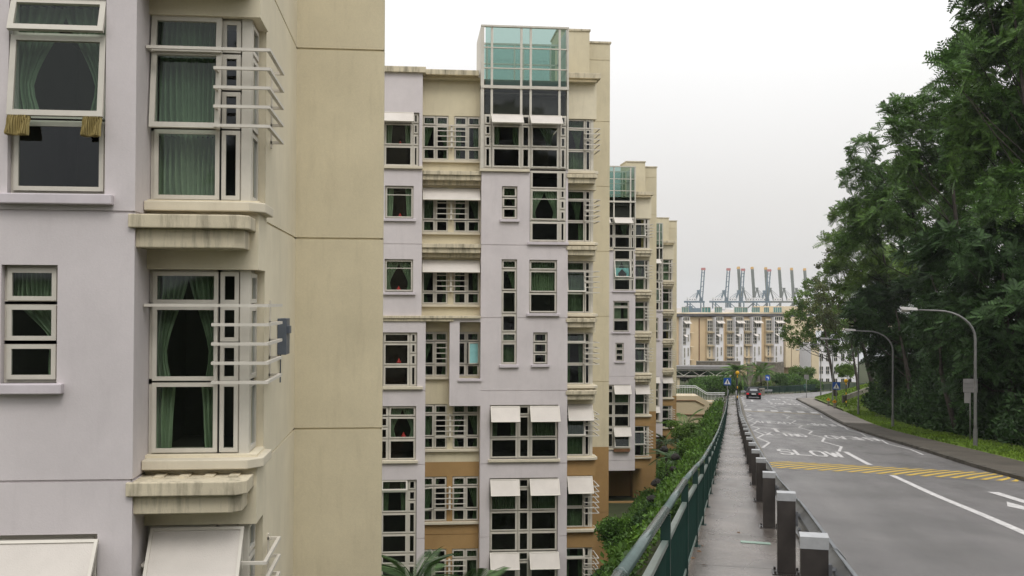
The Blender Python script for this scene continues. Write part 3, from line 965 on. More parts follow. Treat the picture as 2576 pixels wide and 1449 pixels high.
        grid_wall(lil2, fx(-6.02, -1), PL, BL + .4, bottom, 9.2, (), .2, SEAMS)
        lil2.quad((-6.02, PL, bottom), (-2.54, PL, bottom), (-2.54, 0, bottom), (-6.02, 0, bottom))
        s.part('wall', lil, 'lilac', label='pale lilac rendered wall of the front piers')
        # recessed strip with paired windows
        grid_wall(bei, fy(BL), -8.37, -6.02, -6.45, 9.06, s2['holes'], .12)
        grid_wall(bro2, fy(BL), -8.37, -6.02, f0, -6.45, s2['holes_lo'], .12, SEAMS)
        # back wall at the right and its end
        grid_wall(bei2, fy(0), -1.32, 0, -6.45, 11.55, (), .2, SEAMS + [8.05, 10.8])
        grid_wall(bro3, fy(0), -1.32, 0, f0, -6.45, (), .2, SEAMS)
        grid_wall(bei2, fx(0), 0, .3, -6.45, 11.55, (), .2, SEAMS); bei2.quad((0, .3, -6.45), (-1.32, .3, -6.45), (-1.32, .3, 11.55), (0, .3, 11.55)); grid_wall(bei2, fx(-1.32), .3, 11, -6.45, 9.0, (), .2, SEAMS)
        grid_wall(bro3, fx(0), 0, .3, f0, -6.45, (), .2, SEAMS); bro3.quad((0, .3, f0), (-1.32, .3, f0), (-1.32, .3, -6.45), (0, .3, -6.45)); grid_wall(bro3, fx(-1.32), .3, 11, f0, -6.45, (), .2, SEAMS)
        # bay: spandrels, side wall
        tops = sorted(floors)
        zprev = f0 if bottom < -11 else -10.0
        for f in tops:
            tgt = cre if f > -6.5 else bro
            lo, hi = zprev, f + .19
            if f == -6.45:
                bro.box(-2.54, -1.30, BL - .09, -3.2, lo, -6.37); cre.box(-2.54, -1.30, BL - .092, -3.2, -6.368, hi)
            else:
                tgt.box(-2.54, -1.30, BL - .09, -3.2, lo, hi)
            zprev = f + 2.30
        cre.box(-2.54, -1.30, BL - .09, -3.2, zprev, 9.06)
        bo = max(f0, bottom if bottom > -11 else f0)
        grid_wall(cre, fx(-1.32), -3.205, 0, -6.45, 9.06, (), .2, SEAMS)
        grid_wall(bro, fx(-1.32), -3.205, 0, bo, -6.45, (), .2, SEAMS)
        cre.quad((-1.50, -3.2, -6.45), (-1.32, -3.2, -6.45), (-1.32, -3.2, 9), (-1.50, -3.2, 9))
        bro.quad((-1.50, -3.2, bo), (-1.32, -3.2, bo), (-1.32, -3.2, -6.45), (-1.50, -3.2, -6.45))
        cre.quad((-2.539, BL + .1, bo), (-2.539, -1.0, bo), (-2.539, -1.0, 9), (-2.539, BL + .1, 9))
        # roof blocks
        bei3.box(-2.54, -1.14, -1.2, -.004, 9.0, 11.75); bei3.box(-2.54, -1.325, -.004, .8, 9.0, 11.75)
        bei2.quad((-10.9, 11, f0), (-1.32, 11, f0), (-1.32, 11, 9.0), (-10.9, 11, 9.0))
        bei2.quad((-10.9, PL, f0), (-10.9, 11, f0), (-10.9, 11, 9), (-10.9, PL, 9))
        bei2.quad((-10.9, PL + .2, 8.9), (-1.34, PL + .2, 8.9), (-1.34, 11, 8.9), (-10.9, 11, 8.9)); bei2.quad((-1.32, 0, 11.54), (0, 0, 11.54), (0, .3, 11.54), (-1.32, .3, 11.54))
        s.part('wall', lil2, 'lilac', label='pale lilac rendered wall of the stair tower')
        s.part('wall', bei, 'beige', label='beige recessed wall between the lilac piers'); s.part('wall', bei2, 'beige', label='beige rendered back wall'); s.part('roof_block', bei3, 'beige')
        s.part('wall', bro2, 'brown', label='ochre brown recessed wall'); s.part('wall', bro3, 'brown', label='ochre brown foot of the back wall')
        s.part('wall', cre, 'cream', label='cream rendered corner bay')
        s.part('wall', bro, 'brown', label='ochre brown rendered lower wall')
        par, par2, par3 = MB(), MB(), MB()
        par.box(-8.37, -6.12, BL - .32, -3.2, 9.06, 9.27)
        par3.box(-11.0, -8.25, PL - .14, -3.2, 9.03, 9.26)
        par2.box(-2.54, -1.14, BL - .24, -3.0, 9.08, 9.30); par2.box(-1.34, -1.14, -3.0, 0.1, 9.08, 9.30)
        s.part('parapet', par, 'ledge', bevel=.015)
        s.part('parapet', par2, 'ledge', bevel=.015); s.part('parapet', par3, 'ledge', bevel=.015)
        cap = MB(); cap.box(-1.13, .05, -.05, .35, 11.55, 11.63); cap.box(-2.58, -1.1, -1.25, .85, 11.75, 11.83)
        s.part('coping', cap, 'ledge')
        # bay windows
        for f in tops:
            c = bay.get(f, {})
            cu = []
            ck = c.get('cur', s.rs.choice(['tied', 'side', 'full', 'fan', 'leftfall']))
            cmat = c.get('cm', 'curtain_dark')
            cu.append((-2.50, -1.78, f + .95, f + 2.3, ck, cmat))
            cu.append((-2.50, -1.78, f + .15, f + .95, c.get('cur2', 'side' if ck in ('tied', 'side') else 'full'), cmat))
            s.window(BL, s.bay_cells(f, c.get('top'), c.get('mid')), cu, room_=False)
            room(s.rooms, -2.3, -1.7, BL + .12, f + .3, f + 2.2, d=1.7, e=.22)
            s.bay_side_window(f)
            post = MB(); post.box(-1.515, -1.405, BL - .005, BL + .10, f + .19, f + 2.30); s.part('corner_post', post, 'frame')
            if c.get('grille', 1): s.grille(f, c.get('n', 5))
            s.bay_ledge(f, c.get('ledge', f > -6))
            if c.get('shade'): s.shade(-2.46, -1.43, BL - .12, f + 2.27, *c['shade'])
        for w in s3['windows']: s.window(*w[0], **w[1])
        for w in s2['windows'] + s1['windows']: s.window(*w[0], **w[1])
        for a in s3['shades'] + s2['shades'] + s1['shades']: s.shade(*a)
        for x0, x1, z, m in s3['sills'] + s1['sills']:
            mb = MB(); mb.box(x0 - .10, x1 + .10, PL - .11, PL + .10, z - .11, z); s.part('sill', mb, m, bevel=.012)
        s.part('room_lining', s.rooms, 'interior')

    def tower(s, shades=True):
        """glazed stair tower that rises through the roof"""
        y = PL - .05; yb = PL + 2.8
        cols = [(-5.89, -5.67), (-5.58, -4.49), (-4.41, -4.11), (-4.03, -2.95), (-2.86, -2.65)]
        rows = [(10.15, 10.94), (9.33, 10.10), (8.62, 9.28), (7.49, 8.48)]
        mb = MB()
        mb.box(-6.07, -5.94, y - .02, yb, 5.3, 11.0); mb.box(-2.60, -2.535, y - .02, yb, 5.3, 11.0)
        mb.box(-6.07, -2.535, y - .035, y + .12, 10.95, 11.02); mb.box(-6.07, -2.535, y - .05, yb, 8.49, 8.61)
        for z in (10.125, 9.305): mb.box(-5.94, -2.60, y, y + .08, z - .022, z + .022)
        for x in (-5.63, -4.45, -4.07, -2.905):
            mb.box(x - .045, x + .045, y + .005, y + .09, 8.61, 10.95); mb.box(x - .045, x + .045, y + .005, y + .09, 7.45, 8.49)
        for x in (-5.63, -4.45, -4.07, -2.905): mb.box(x - .03, x + .03, yb - .08, yb, 8.61, 10.95)
        mb.box(-6.06, -2.54, yb - .08, yb + .01, 10.95, 11.02)
        for z in (10.125, 9.305):
            mb.box(-6.06, -5.99, y + .12, yb, z - .022, z + .022); mb.box(-2.60, -2.54, y + .12, yb, z - .022, z + .022); mb.box(-5.94, -2.6, yb - .06, yb, z - .03, z + .03)
        mb.box(-6.065, -5.99, y + 1.2, y + 1.26, 8.61, 10.95)
        w = s.part('stair_tower_frame', mb, 'frame')
        for i, (z0, z1) in enumerate(rows):
            for x0, x1 in cols:
                child('pane', PANE['teal' if i < 3 else 'glass'], w, (x0, y + .04, z0), (0, 0, 0), (x1 - x0, 1, z1 - z0))
        for z0, z1 in rows[:3]:
            child('pane', PANE['teal'], w, (-5.9, yb - .04, z0), (0, 0, 0), (3.2, 1, z1 - z0))
            child('pane', PANE['glass'], w, (-6.03, y + .15, z0), (0, 0, pi / 2), (2.5, 1, z1 - z0))
        bk = MB(); bk.box(-5.93, -2.62, y + .5, y + .6, 7.3, 8.5); bk.box(-5.93, -2.62, y + .1, yb - .1, 8.3, 8.36); s.part('tower_core', bk, 'interior')
        # the storey under it
        f = 5.15; cells = []
        for j, (x0, x1) in enumerate(cols):
            if j in (0, 4, 2):
                if j == 2: cells += [(x0, x1, f + 1.91, f + 2.27), (x0, x1, f + 1.03, f + 1.86)]
                else: cells += [(x0, x1, f + 1.91, f + 2.27), (x0, x1, f + 1.49, f + 1.86), (x0, x1, f + 1.03, f + 1.43)]
            else: cells += [(x0, x1, f + 1.91, f + 2.27), (x0, x1, f + 1.03, f + 1.86)]
            cells.append((x0, x1, f + .2, f + .97))
        ck = 'curtain_dark'
        s.window(y, cells, [(-5.58, -4.49, f + 1.0, f + 2.25, 'side', ck), (-4.0, -2.95, f + 1.0, f + 2.25, 'fan', ck)])
        if shades:
            s.shade(-5.66, -4.40, y - .05, 7.44, .43, .62); s.shade(-4.11, -2.84, y - .05, 7.43, .43, .62)


def S3_common(f_states, upper=True, k=0, deep=False, rs=None):
    """lilac tower: holes, windows, sills shared by all blocks"""
    holes, wins, shades, sills = [], [], [], []
    yw = PL + .07
    big_x = [(-5.59, -4.55), (-4.47, -4.07), (-3.99, -2.95)]
    if upper:
        holes += [(-4.08, -2.63, 2.36, 5.30)]
        a, b, c, d = -4.03, -2.93, -2.86, -2.67
        cells = [(a, b, 4.53, 5.2), (c, d, 4.53, 5.2), (a, b, 3.27, 4.47, f_states.get('u_mid')), (c, d, 4.14, 4.47), (c, d, 3.71, 4.06), (c, d, 3.27, 3.63), (a, b, 2.42, 3.17), (c, d, 2.42, 3.17)]
        wins.append(((PL - .03, cells), dict(curtains=[(a, b, 3.2, 4.5, f_states.get('u_cur', 'tied'), 'curtain')], bars=[(a + .05, b - .05, PL - .03, PL + .01, 4.085, 4.115)])))
        sills.append((-4.06, -2.62, 2.38, 'sill_lilac')); sills.append((-6.0, -4.2, 5.28, 'sill'))
        holes.append((-5.2, -4.58, 3.29, 4.60))
        wins.append(((yw, [(-5.16, -4.62, 4.18, 4.57), (-5.16, -4.62, 3.76, 4.15), (-5.16, -4.62, 3.32, 3.73)]), dict(curtains=[(-5.16, -4.62, 3.3, 4.57, 'tied', 'curtain_dark')])))
        sills.append((-5.18, -4.60, 3.28, 'sill_lilac'))
        holes.append((-5.2, -4.58, -2.51, 1.68))
        cz = [(1.32, 1.65), (.45, 1.26), (-.46, .40), (-1.20, -.54), (-1.60, -1.26), (-2.48, -1.66)]
        wins.append(((yw, [(-5.17, -4.61, z0, z1) for z0, z1 in cz]), dict(curtains=[(-5.17, -4.61, .4, 1.65, 'swag', 'curtain_dark'), (-5.17, -4.61, -1.65, -1.2, 'full', 'curtain'), (-5.17, -4.61, -2.5, -1.65, 'full', 'curtain_dark')])))
        sills.append((-5.18, -4.60, -2.52, 'sill_lilac'))
    f = -.65
    x0, x1 = (-4.09, -2.97) if k >= 0 else (-3.87, -2.86)
    holes.append((x0, x1, f + .18, f + 2.32))
    wins.append(((yw, [(x0 + .03, x1 - .03, f + 1.93, f + 2.28, f_states.get('m_top')), (x0 + .03, x1 - .03, f + 1.03, f + 1.88, f_states.get('m_mid')), (x0 + .03, x1 - .03, f + .22, f + .98)]),
                 dict(curtains=f_states.get('m_cur', [(x0, x1, f + .98, f + 2.28, 'full', 'curtain_dark')]), glassm='glass')))
    sills.append((x0, x1, f + .18, 'sill_lilac'))
    f = -3.55
    holes.append((-3.92, -3.34, f + 1.05, f + 2.32))
    wins.append(((yw, [(-3.89, -3.37, f + 1.93, f + 2.29), (-3.89, -3.37, f + 1.5, f + 1.89), (-3.89, -3.37, f + 1.08, f + 1.47)]),
                 dict(curtains=f_states.get('n_cur', [(-3.89, -3.37, f + 1.05, f + 2.29, 'side', 'curtain_dark')]))))
    sills.append((-3.9, -3.36, f + 1.05, 'sill_lilac'))
    lowf = [-6.45, -9.35] + ([-12.25] if deep else [])
    # large windows of the lower storeys
    def big(f, zb):
        return [(a_, b_, f + 1.93, f + 2.28) for a_, b_ in big_x] + [(a_, b_, f + 1.03, f + 1.88, (f_states.get('b_mid', {}).get((f, i)))) for i, (a_, b_) in enumerate(big_x)] + [(a_, b_, zb, f + .98) for a_, b_ in big_x]
    f = -6.45
    if deep:
        holes.append((-5.64, -2.90, f + .18, f + 2.33))
        wins.append(((yw, big(f, f + .22)), dict(curtains=[(-5.59, -4.55, f + 1, f + 2.28, 'side', 'curtain_dark'), (-3.99, -2.95, f + 1, f + 2.28, 'full', 'curtain_dark')])))
        sills.append((-5.6, -2.93, f + .18, 'sill'))
        f1 = -9.35
        holes.append((-5.64, -2.90, -12.45, f1 + 2.33))
        c2 = big(f1, f1 + .22) + [(a_, b_, -9.98 + .05, f1 + .16) for a_, b_ in big_x] + big(-12.25, -12.4)
        wins.append(((yw, c2), dict(curtains=[(-5.59, -4.55, f1 + 1, f1 + 2.28, 'full', 'curtain_dark'), (-3.99, -2.95, f1 + 1, f1 + 2.28, 'full', 'curtain_dark')])))
    else:
        holes.append((-5.64, -2.90, -8.48, f + 2.33))
        cc = big(f, f + .22) + [(a_, b_, -7.03, f + .16) for a_, b_ in big_x] + [(a_, b_, -7.42, -7.09) for a_, b_ in big_x] + [(a_, b_, -8.44, -7.48, f_states.get('l_mid') if i == 2 else None) for i, (a_, b_) in enumerate(big_x)]
        wins.append(((yw, cc), dict(curtains=[(-5.59, -4.55, f + 1, f + 2.28, 'side', 'curtain_dark'), (-3.99, -2.95, f + 1, f + 2.28, 'full', 'curtain_dark')])))
        sills.append((-5.6, -2.93, -8.48, 'sill'))
    fs = [-6.45, -9.35, -12.25] if deep else [-6.45, -9.35]
    for f in fs:
        shades.append((-5.62, -4.47, PL - .06, f + 2.28, .58, .42)); shades.append((-4.05, -2.87, PL - .06, f + 2.28, .58, .42))
    return dict(holes=holes, windows=wins, shades=shades, sills=sills)


NONE = dict(holes=[], holes_lo=[], holes_hi=[], windows=[], shades=[], sills=[])


def pair_cells(f, x0, x1, xm, st=None, bot=.55):
    g = .03
    return [(x0, xm - g, f + 1.95, f + 2.28), (xm + g, x1, f + 1.95, f + 2.28), (x0, xm - g, f + 1.03, f + 1.90, st), (xm + g, x1, f + 1.03, f + 1.90), (x0, xm - g, f + bot, f + .99), (xm + g, x1, f + bot, f + .99)]


def S2_full():
    H, HL, W, SH = [], [], [], []
    for f in (5.15, 2.25, -.65, -3.55, -6.45, -9.35, -12.25):
        for q, (x0, x1) in enumerate(((-8.35, -7.32), (-7.09, -6.04))):
            if f == -12.25 and q == 0: st = None
            hole = (x0, x1, f + .52, f + 2.32)
            (H if f > -6.5 else HL).append(hole)
            st = None
            if f == -3.55 and q == 1: st = None
            if f == -9.35 and q == 0: st = 'side'
            cells = pair_cells(f, x0 + .02, x1 - .02, (x0 + x1) / 2, st)
            if f == -3.55 and q == 1: cells[3] = cells[3][:4] + ('side_blue',)
            ck = [('tied', 'curtain_dark'), ('side', 'curtain_dark'), ('rightside', 'curtain'), ('leftfall', 'curtain_dark')][(q + int(f * 7)) % 4]
            W.append(((BL + .015, cells), dict(curtains=[(x0, x1, f + .5, f + 2.3, ck[0], ck[1])], fw=.042)))
    SH += [(-8.34, -6.05, BL - .05, 4.50, .48, .45), (-8.34, -6.05, BL - .05, 1.62, .48, .45)]
    return dict(holes=H, holes_lo=HL, windows=W, shades=SH, sills=[])


def S1_full():
    hi, lo, W, SH, SI = [], [], [], [], []
    yw = PL + .07
    f = 5.15
    hi.append((-9.90, -8.50, f + .17, f + 2.31))
    m, sd = (-9.85, -8.79), (-8.72, -8.55)
    W.append(((yw, [(*m, f + 1.91, f + 2.27), (*m, f + 1.03, f + 1.86), (*m, f + .2, f + .97), (*sd, f + 1.91, f + 2.27), (*sd, f + 1.49, f + 1.86), (*sd, f + 1.03, f + 1.43), (*sd, f + .2, f + .97)]), dict(curtains=[(*m, f + 1, f + 2.25, 'side', 'curtain')])))
    SH.append((-9.94, -8.72, PL - .06, 7.44, .43, .45)); SI.append((-9.95, -8.45, f + .18, 'sill'))
    for f, ck in ((2.25, 'side'), (-.65, 'tied')):
        hi.append((-9.83, -8.71, f + 1.0, f + 2.30))
        W.append(((yw, [(-9.80, -8.74, f + 1.04, f + 2.26)]), dict(curtains=[(-9.8, -8.74, f + 1, f + 2.26, ck, 'curtain')], bars=[(-9.75, -8.79, yw, yw + .04, f + 1.93, f + 1.96)])))
        SI.append((-9.83, -8.71, f + 1.0, 'sill_lilac'))
    f = -3.55
    lo.append((-9.88, -8.53, f + .17, f + 2.31))
    m, sd = (-9.83, -8.86), (-8.78, -8.58)
    W.append(((yw, [(*m, f + 1.91, f + 2.27), (*m, f + 1.03, f + 1.86), (*m, f + .2, f + .97), (*sd, f + 1.91, f + 2.27), (*sd, f + 1.49, f + 1.86), (*sd, f + 1.03, f + 1.43), (*sd, f + .2, f + .97)]), {}))
    SI.append((-9.88, -8.4, f + .18, 'sill'))
    f = -6.45
    lo.append((-9.99, -8.56, f + .17, f + 2.31))
    sd, m = (-9.95, -9.68), (-9.60, -8.60)
    W.append(((yw, [(*m, f + 1.91, f + 2.27), (*m, f + 1.03, f + 1.86), (*m, f + .2, f + .97), (*sd, f + 1.91, f + 2.27), (*sd, f + 1.49, f + 1.86), (*sd, f + 1.03, f + 1.43), (*sd, f + .2, f + .97)]), dict(curtains=[(*m, f + 1, f + 2.25, 'tied', 'curtain')])))
    SI.append((-9.97, -8.58, f + .18, 'sill'))
    f = -9.35
    lo.append((-9.93, -8.52, -12.3, f + 2.31))
    m, sd = (-9.88, -8.90), (-8.83, -8.57)
    W.append(((yw, [(*m, f + 1.91, f + 2.27, 'open'), (*m, f + 1.03, f + 1.86), (*m, f + .2, f + .97), (*sd, f + 1.91, f + 2.27), (*sd, f + 1.49, f + 1.86), (*sd, f + 1.03, f + 1.43), (*sd, f + .2, f + .97), (*m, -9.92, f + .14), (*sd, -9.92, f + .14), (*m, -10.35, -9.98), (*sd, -10.35, -9.98), (*m, -12.2, -10.42), (*sd, -12.2, -10.42)]), dict(curtains=[(*m, f + 1, f + 2.25, 'side', 'curtain_dark')])))
    return dict(holes_hi=hi, holes_lo=lo, windows=W, shades=SH, sills=SI)


# --- A: the block beside the viewer
A = Block(-1, 'nearest beige and lilac apartment block, filling the left side and cut by the picture top')
bay = {2.25: dict(cur='full', cm='curtain'), -.65: dict(cur='full', cur2='full', cm='curtain', top='ajar', mid='ajar'),
       -3.55: dict(cur='tied', cur2='side', cm='curtain', n=5), -6.45: dict(cur='full', cm='curtain_dark', shade=(.50, .36), mid='ajar'), -9.35: {}}
st = dict(m_top='open', m_mid='ajar', m_cur=[(-3.87, -2.88, .38, 1.62, 'tied', 'curtain')], n_cur=[(-3.89, -3.37, -1.65, -1.25, 'full', 'curtain'), (-3.89, -3.37, -2.07, -1.66, 'swag', 'curtain'), (-3.89, -3.37, -2.5, -2.08, 'rightside', 'curtain')])
A.build([2.25, -.65, -3.55, -6.45, -9.35], bay, S3_common(st, True, -1), NONE, NONE)
A.tower(False)
mb = MB(); mb.box(-1.318, -1.20, -2.02, -1.66, -2.32, -1.84); mb.box(-1.20, -1.165, -1.98, -1.78, -2.04, -1.94); mb.tube([(-1.30, -1.84, -2.32), (-1.30, -1.84, -2.7)], .01, 6); A.part('meter_box', mb, 'unit', bevel=.01)
for x, z in ((-3.86, .36), (-3.08, .36)):
    for i in range(1):
        o = child('cloth', CURT('full', 'curtain_yellow'), A.root, (x, PL - .06, z - ZB), (radians(-14), 0, 0), (.24 if x < -3.5 else .20, 1.1, .22))

# --- B: the block seen whole
B = Block(0, 'apartment block seen from roof to garden, with a large teal glass box on top')
bay = {5.15: dict(cur='fan'), 2.25: dict(cur='fan', cur2='rightside'), -.65: dict(cur='full', mid='open'), -3.55: dict(cur='side', top='open'),
       -6.45: dict(shade=(.60, .42), mid='open', cur='full'), -9.35: dict(shade=(.62, .42), cur='full', n=6), -12.25: dict(top='open', n=5)}
B.build([5.15, 2.25, -.65, -3.55, -6.45, -9.35, -12.25], bay, S3_common(dict(), True, 0, True), S2_full(), S1_full(), bottom=-12.55)
B.tower()
# details that only this block shows: ledges, porch, grilles of the paired windows
for seam in (5.15, 2.25):
    mb = MB(); mb.box(-8.36, -6.03, PL + .02, BL, seam - .13, seam + .03); mb.box(-8.36, -6.03, PL + .10, BL, seam - .33, seam - .13)
    mb.box(-8.36, -6.03, PL + .35, BL, seam - .50, seam - .33)
    B.part('ledge', mb, 'ledge', bevel=.012)
for f in (5.15, 2.25, -.65, -3.55, -6.45, -9.35, -12.25):
    mb = MB(); mb.box(-8.36, -6.03 if f != -3.55 else -7.26, BL - .14, BL, f + .42, f + .52); B.part('sill', mb, 'sill', bevel=.01)
    g = MB(); g.box(-7.24, -7.16, BL - .16, BL, f + 1.0, f + 1.93)
    gr = B.part('window_grille', g, 'bar')
    for i in range(5):
        b = MB(); z = f + 1.90 - i * .215; xr = -6.56 if f != -3.55 else -7.34
        b.box(-7.82, xr, BL - .20, BL - .165, z - .016, z + .016); b.build('bar', 'bar', gr)
mb = MB()
grid_wall(mb, fy(PL + .0), -7.25, -6.02, -4.15, -.68, [(-6.86, -6.021, -3.09, -.82)], .55)
mb.quad((-7.25, PL, -4.15), (-7.25, BL, -4.15), (-7.25, BL, -.68), (-7.25, PL, -.68)); mb.quad((-7.25, PL, -4.15), (-6.02, PL, -4.15), (-6.02, BL, -4.15), (-7.25, BL, -4.15))
B.part('wall', mb, 'lilac', label='lilac porch frame in front of the paired windows')
mb = MB(); mb.box(-10.9, -6.03, PL - .12, BL, -.68, -.58); mb.box(-10.9, -7.1, PL - .06, BL, -.80, -.68); B.part('ledge', mb, 'ledge', bevel=.012)
mb = MB(); mb.box(-6.92, -5.98, PL - .07, PL, -3.17, -3.09); B.part('sill', mb, 'sill_lilac')
mb = MB(); mb.box(-10.9, -1.34, .02, 10.9, ZB - 2, ZB); B.part('plinth', mb, 'brown')

# --- C and D, stepping down the slope
for k, lab, bays, stt in (
    (1, 'apartment block with a turquoise cloth in its open window and a void deck below',
     {5.15: dict(mid='open', cur='side', cm='curtain_yellow'), 2.25: dict(mid='open', top='ajar'), -.65: dict(cur='full', grille=1), -3.55: dict(top='open', mid='open'), -6.45: dict(shade=(.62, .42), mid='ajar', cur='full'), -9.35: dict(mid='open', top='ajar', ledge=False, n=6)},
     dict(u_mid='open', l_mid='open', m_cur=[(-4.09, -3.5, .33, 1.6, 'full', 'curtain'), (-3.3, -2.97, .33, 1.6, 'full', 'curtain_dark')])),
    (2, 'farthest and lowest of the stepped apartment blocks, a narrow strip left of the cranes',
     {5.15: dict(cur='full', cm='curtain'), 2.25: {}, -.65: dict(mid='open', cur='side', cm='curtain_yellow'), -3.55: dict(top='ajar'), -6.45: dict(shade=(.62, .42)), -9.35: dict(n=6)},
     dict(u_mid='open'))):
    Bk = Block(k, lab)
    Bk.build([5.15, 2.25, -.65, -3.55, -6.45, -9.35], bays, S3_common(stt, True, k), NONE, NONE)
    Bk.tower()
    if k == 1:
        child('cloth', CURT('tied', 'turquoise'), Bk.root, (-3.95, PL - .02, 3.95 - ZB), (radians(-14), 0, 0), (.92, 1, .62))
        mb = MB(); mb.box(-4.05, -2.95, PL - .25, PL - .01, -8.72, -8.50); Bk.part('planter', mb, 'terracotta')
    # void deck
    mb = MB()
    mb.box(-2.0, -1.32, -1.2, 0.01, ZB, -10.0); mb.box(-10.9, -2.0, -.4, -.2, ZB, -10.04); mb.box(-6.0, -1.32, -3.9, -.2, ZB - 1.2, ZB); mb.box(-1.32, 0.03, -.03, .33, ZB - 1.5, ZB - .002)
    mb.box(-6.0, -1.32, -3.98, -3.8, ZB, ZB + .35)
    Bk.part('void_deck', mb, 'brown')

# red ornaments standing inside the windows of block B
for f, x, z, lab in ((5.15, -9.25, 6.20, 'top floor window under the raised white sunshade'), (2.25, -9.24, 3.32, 'small square window under the top floor sill'),
                     (-.65, -9.28, .42, 'square window framed by tied green curtains, mid height'), (-3.55, -9.25, -2.45, 'curtainless window with a side column of panes'), (-6.45, -9.05, -5.38, 'window with its narrow panes on the left')):
    mb = MB(); c = Vector((8.69 + x, 44.57 + PL + .32, z))
    for i in range(6):
        a, b = 2 * pi * i / 6, 2 * pi * (i + 1) / 6
        mb.tri(c + Vector((.10 * cos(a), .10 * sin(a), 0)), c + Vector((.10 * cos(b), .10 * sin(b), 0)), c + Vector((0, 0, .19)))
    mb.f.append(tuple(range(0, 18, 3)))
    mb.build('ornament', 'red', label='red ornament in the ' + lab, category='ornament', group='red window ornaments')

# ------------------------------------------------------------------ railing beside the walkway
RR = -0.465
rl = empty('railing', tuple(P(5, RR)), label='long dark green railing with a worn pipe handrail along the walkway', category='railing')
RO = Vector(rl.location)


def rbuild(mb, name, m, parent=None, **kw):
    o = mb.build(name, m, parent or rl, **kw)
    if parent is None: o.location = -RO
    return o


posts_s = [1.3 + 3.05 * i for i in range(48)]
pm = MB(); pm.box(-.035, .035, -.035, .035, -.05, .99); pm.box(-.07, .07, -.06, .06, -.01, .012)
pm.prism([(-.035, -.012, .72), (.035, -.012, .72), (.035, -.012, 1.0), (-.035, -.012, 1.0)], (0, .024, 0))
PME = shared(pm, 'post', 'green_steel')
for i, s in enumerate(posts_s):
    a = P(s, RR)
    child('post', PME, rl, tuple(a - RO), (0, 0, -TH0))
    if i == len(posts_s) - 1: break
    b = P(posts_s[i + 1], RR)
    up = UP
    mb = MB(); mb.tube([a + up * 1.03, b + up * 1.03], .031, 12)
    rbuild(mb, 'handrail', 'pipe', smooth=True)
    mb = MB(); mb.ball(a + up * 1.03, .036, 10, 6); rbuild(mb, 'handrail_joint', 'pipe', smooth=True)
    d = (b - a).normalized() * .05
    mb = MB(); mb.bar(a + up * .80 + d, b + up * .80 - d, .045, .035); rbuild(mb, 'top_rail', 'rail')
    mb = MB(); mb.bar(a + up * .13 + d, b + up * .13 - d, .045, .035); rbuild(mb, 'bottom_rail', 'rail')
    mb = MB(); n = 26
    for j in range(1, n):
        q = a.lerp(b, j / n); mb.box(q.x - .009, q.x + .009, q.y - .009, q.y + .009, q.z + .14, q.z + .79)
    rbuild(mb, 'balusters', 'green_steel', kind='stuff')
# dark concrete upstand under the railing
strip('walkway_edge', -10, 165, [(-.86, -.6), (-.86, .07), (-.66, .07), (-.66, -.05)], 'kerb_dark', 1.0, kind='structure')

# ------------------------------------------------------------------ guard rail between walkway and road
gs = [2.8, 7.6, 11.41, 16.64, 21.26, 25.97, 30.27, 35.0] + [35.0 + 4.6 * i for i in range(1, 25)]
gr = empty('guard_rail', tuple(P(7.6, .58)), label='steel guard rail on dark square posts between the walkway and the road', category='guard rail')
GO = Vector(gr.location)
pm = MB(); pm.box(-.095, .095, -.075, .075, 0, .80)
PM = shared(pm, 'post', 'post')
cp = MB(); cp.box(-.099, .099, -.079, .079, .80, .885)
CM = shared(cp, 'post_cap', 'capm')
bpm = MB(); bpm.box(-.15, .15, -.13, .13, 0, .022)
for x, y in ((-.12, -.1), (.12, -.1), (.12, .1), (-.12, .1)): bpm.tube([(x, y, .02), (x, y, .05)], .014, 6)
BM = shared(bpm, 'base_plate', 'post')
for s in gs:
    p = child('post', PM, gr, tuple(P(s, .58) - GO), (RNG.normal() * .008, RNG.normal() * .008, -TH0 + RNG.normal() * .02))
    child('post_cap', CM, p); child('base_plate', BM, p)
    sp = MB(); sp.box(.095, .125, -.02, .02, .52, .68); sp.build('spacer', 'galv', p)
    sb = MB()
    for h in (.49, .64): sb.tube([(.125, 0, h), (.15, 0, h)], .022, 6)
    sb.build('bolt', 'galv', p, kind='stuff')
PROFW = [(.00, .805), (.018, .80), (.075, .735), (.075, .685), (.012, .63), (.012, .595), (.075, .54), (.075, .49), (.018, .425), (.00, .42)]
for i in range(len(gs) - 1):
    a, b = gs[i] - .12, gs[i + 1] - .1
    mb = MB(); n0 = 0
    for s in (a, (a + b) / 2, b):
        for off in (0, .006):
            for dr, h in PROFW: mb.v.append(tuple(P(s, .70 + dr + off + (.004 if i % 2 else 0), h + (.003 if i % 2 else 0), z=gz(s, 0))))
    k = len(PROFW)
    for j in range(2):
        for m_ in range(2):
            o0 = (2 * j + m_) * k; o1 = (2 * j + 2 + m_) * k
            for q in range(k - 1): mb.f.append((o0 + q, o0 + q + 1, o1 + q + 1, o1 + q))
    o = mb.build('beam', 'beam', gr); o.location = -GO

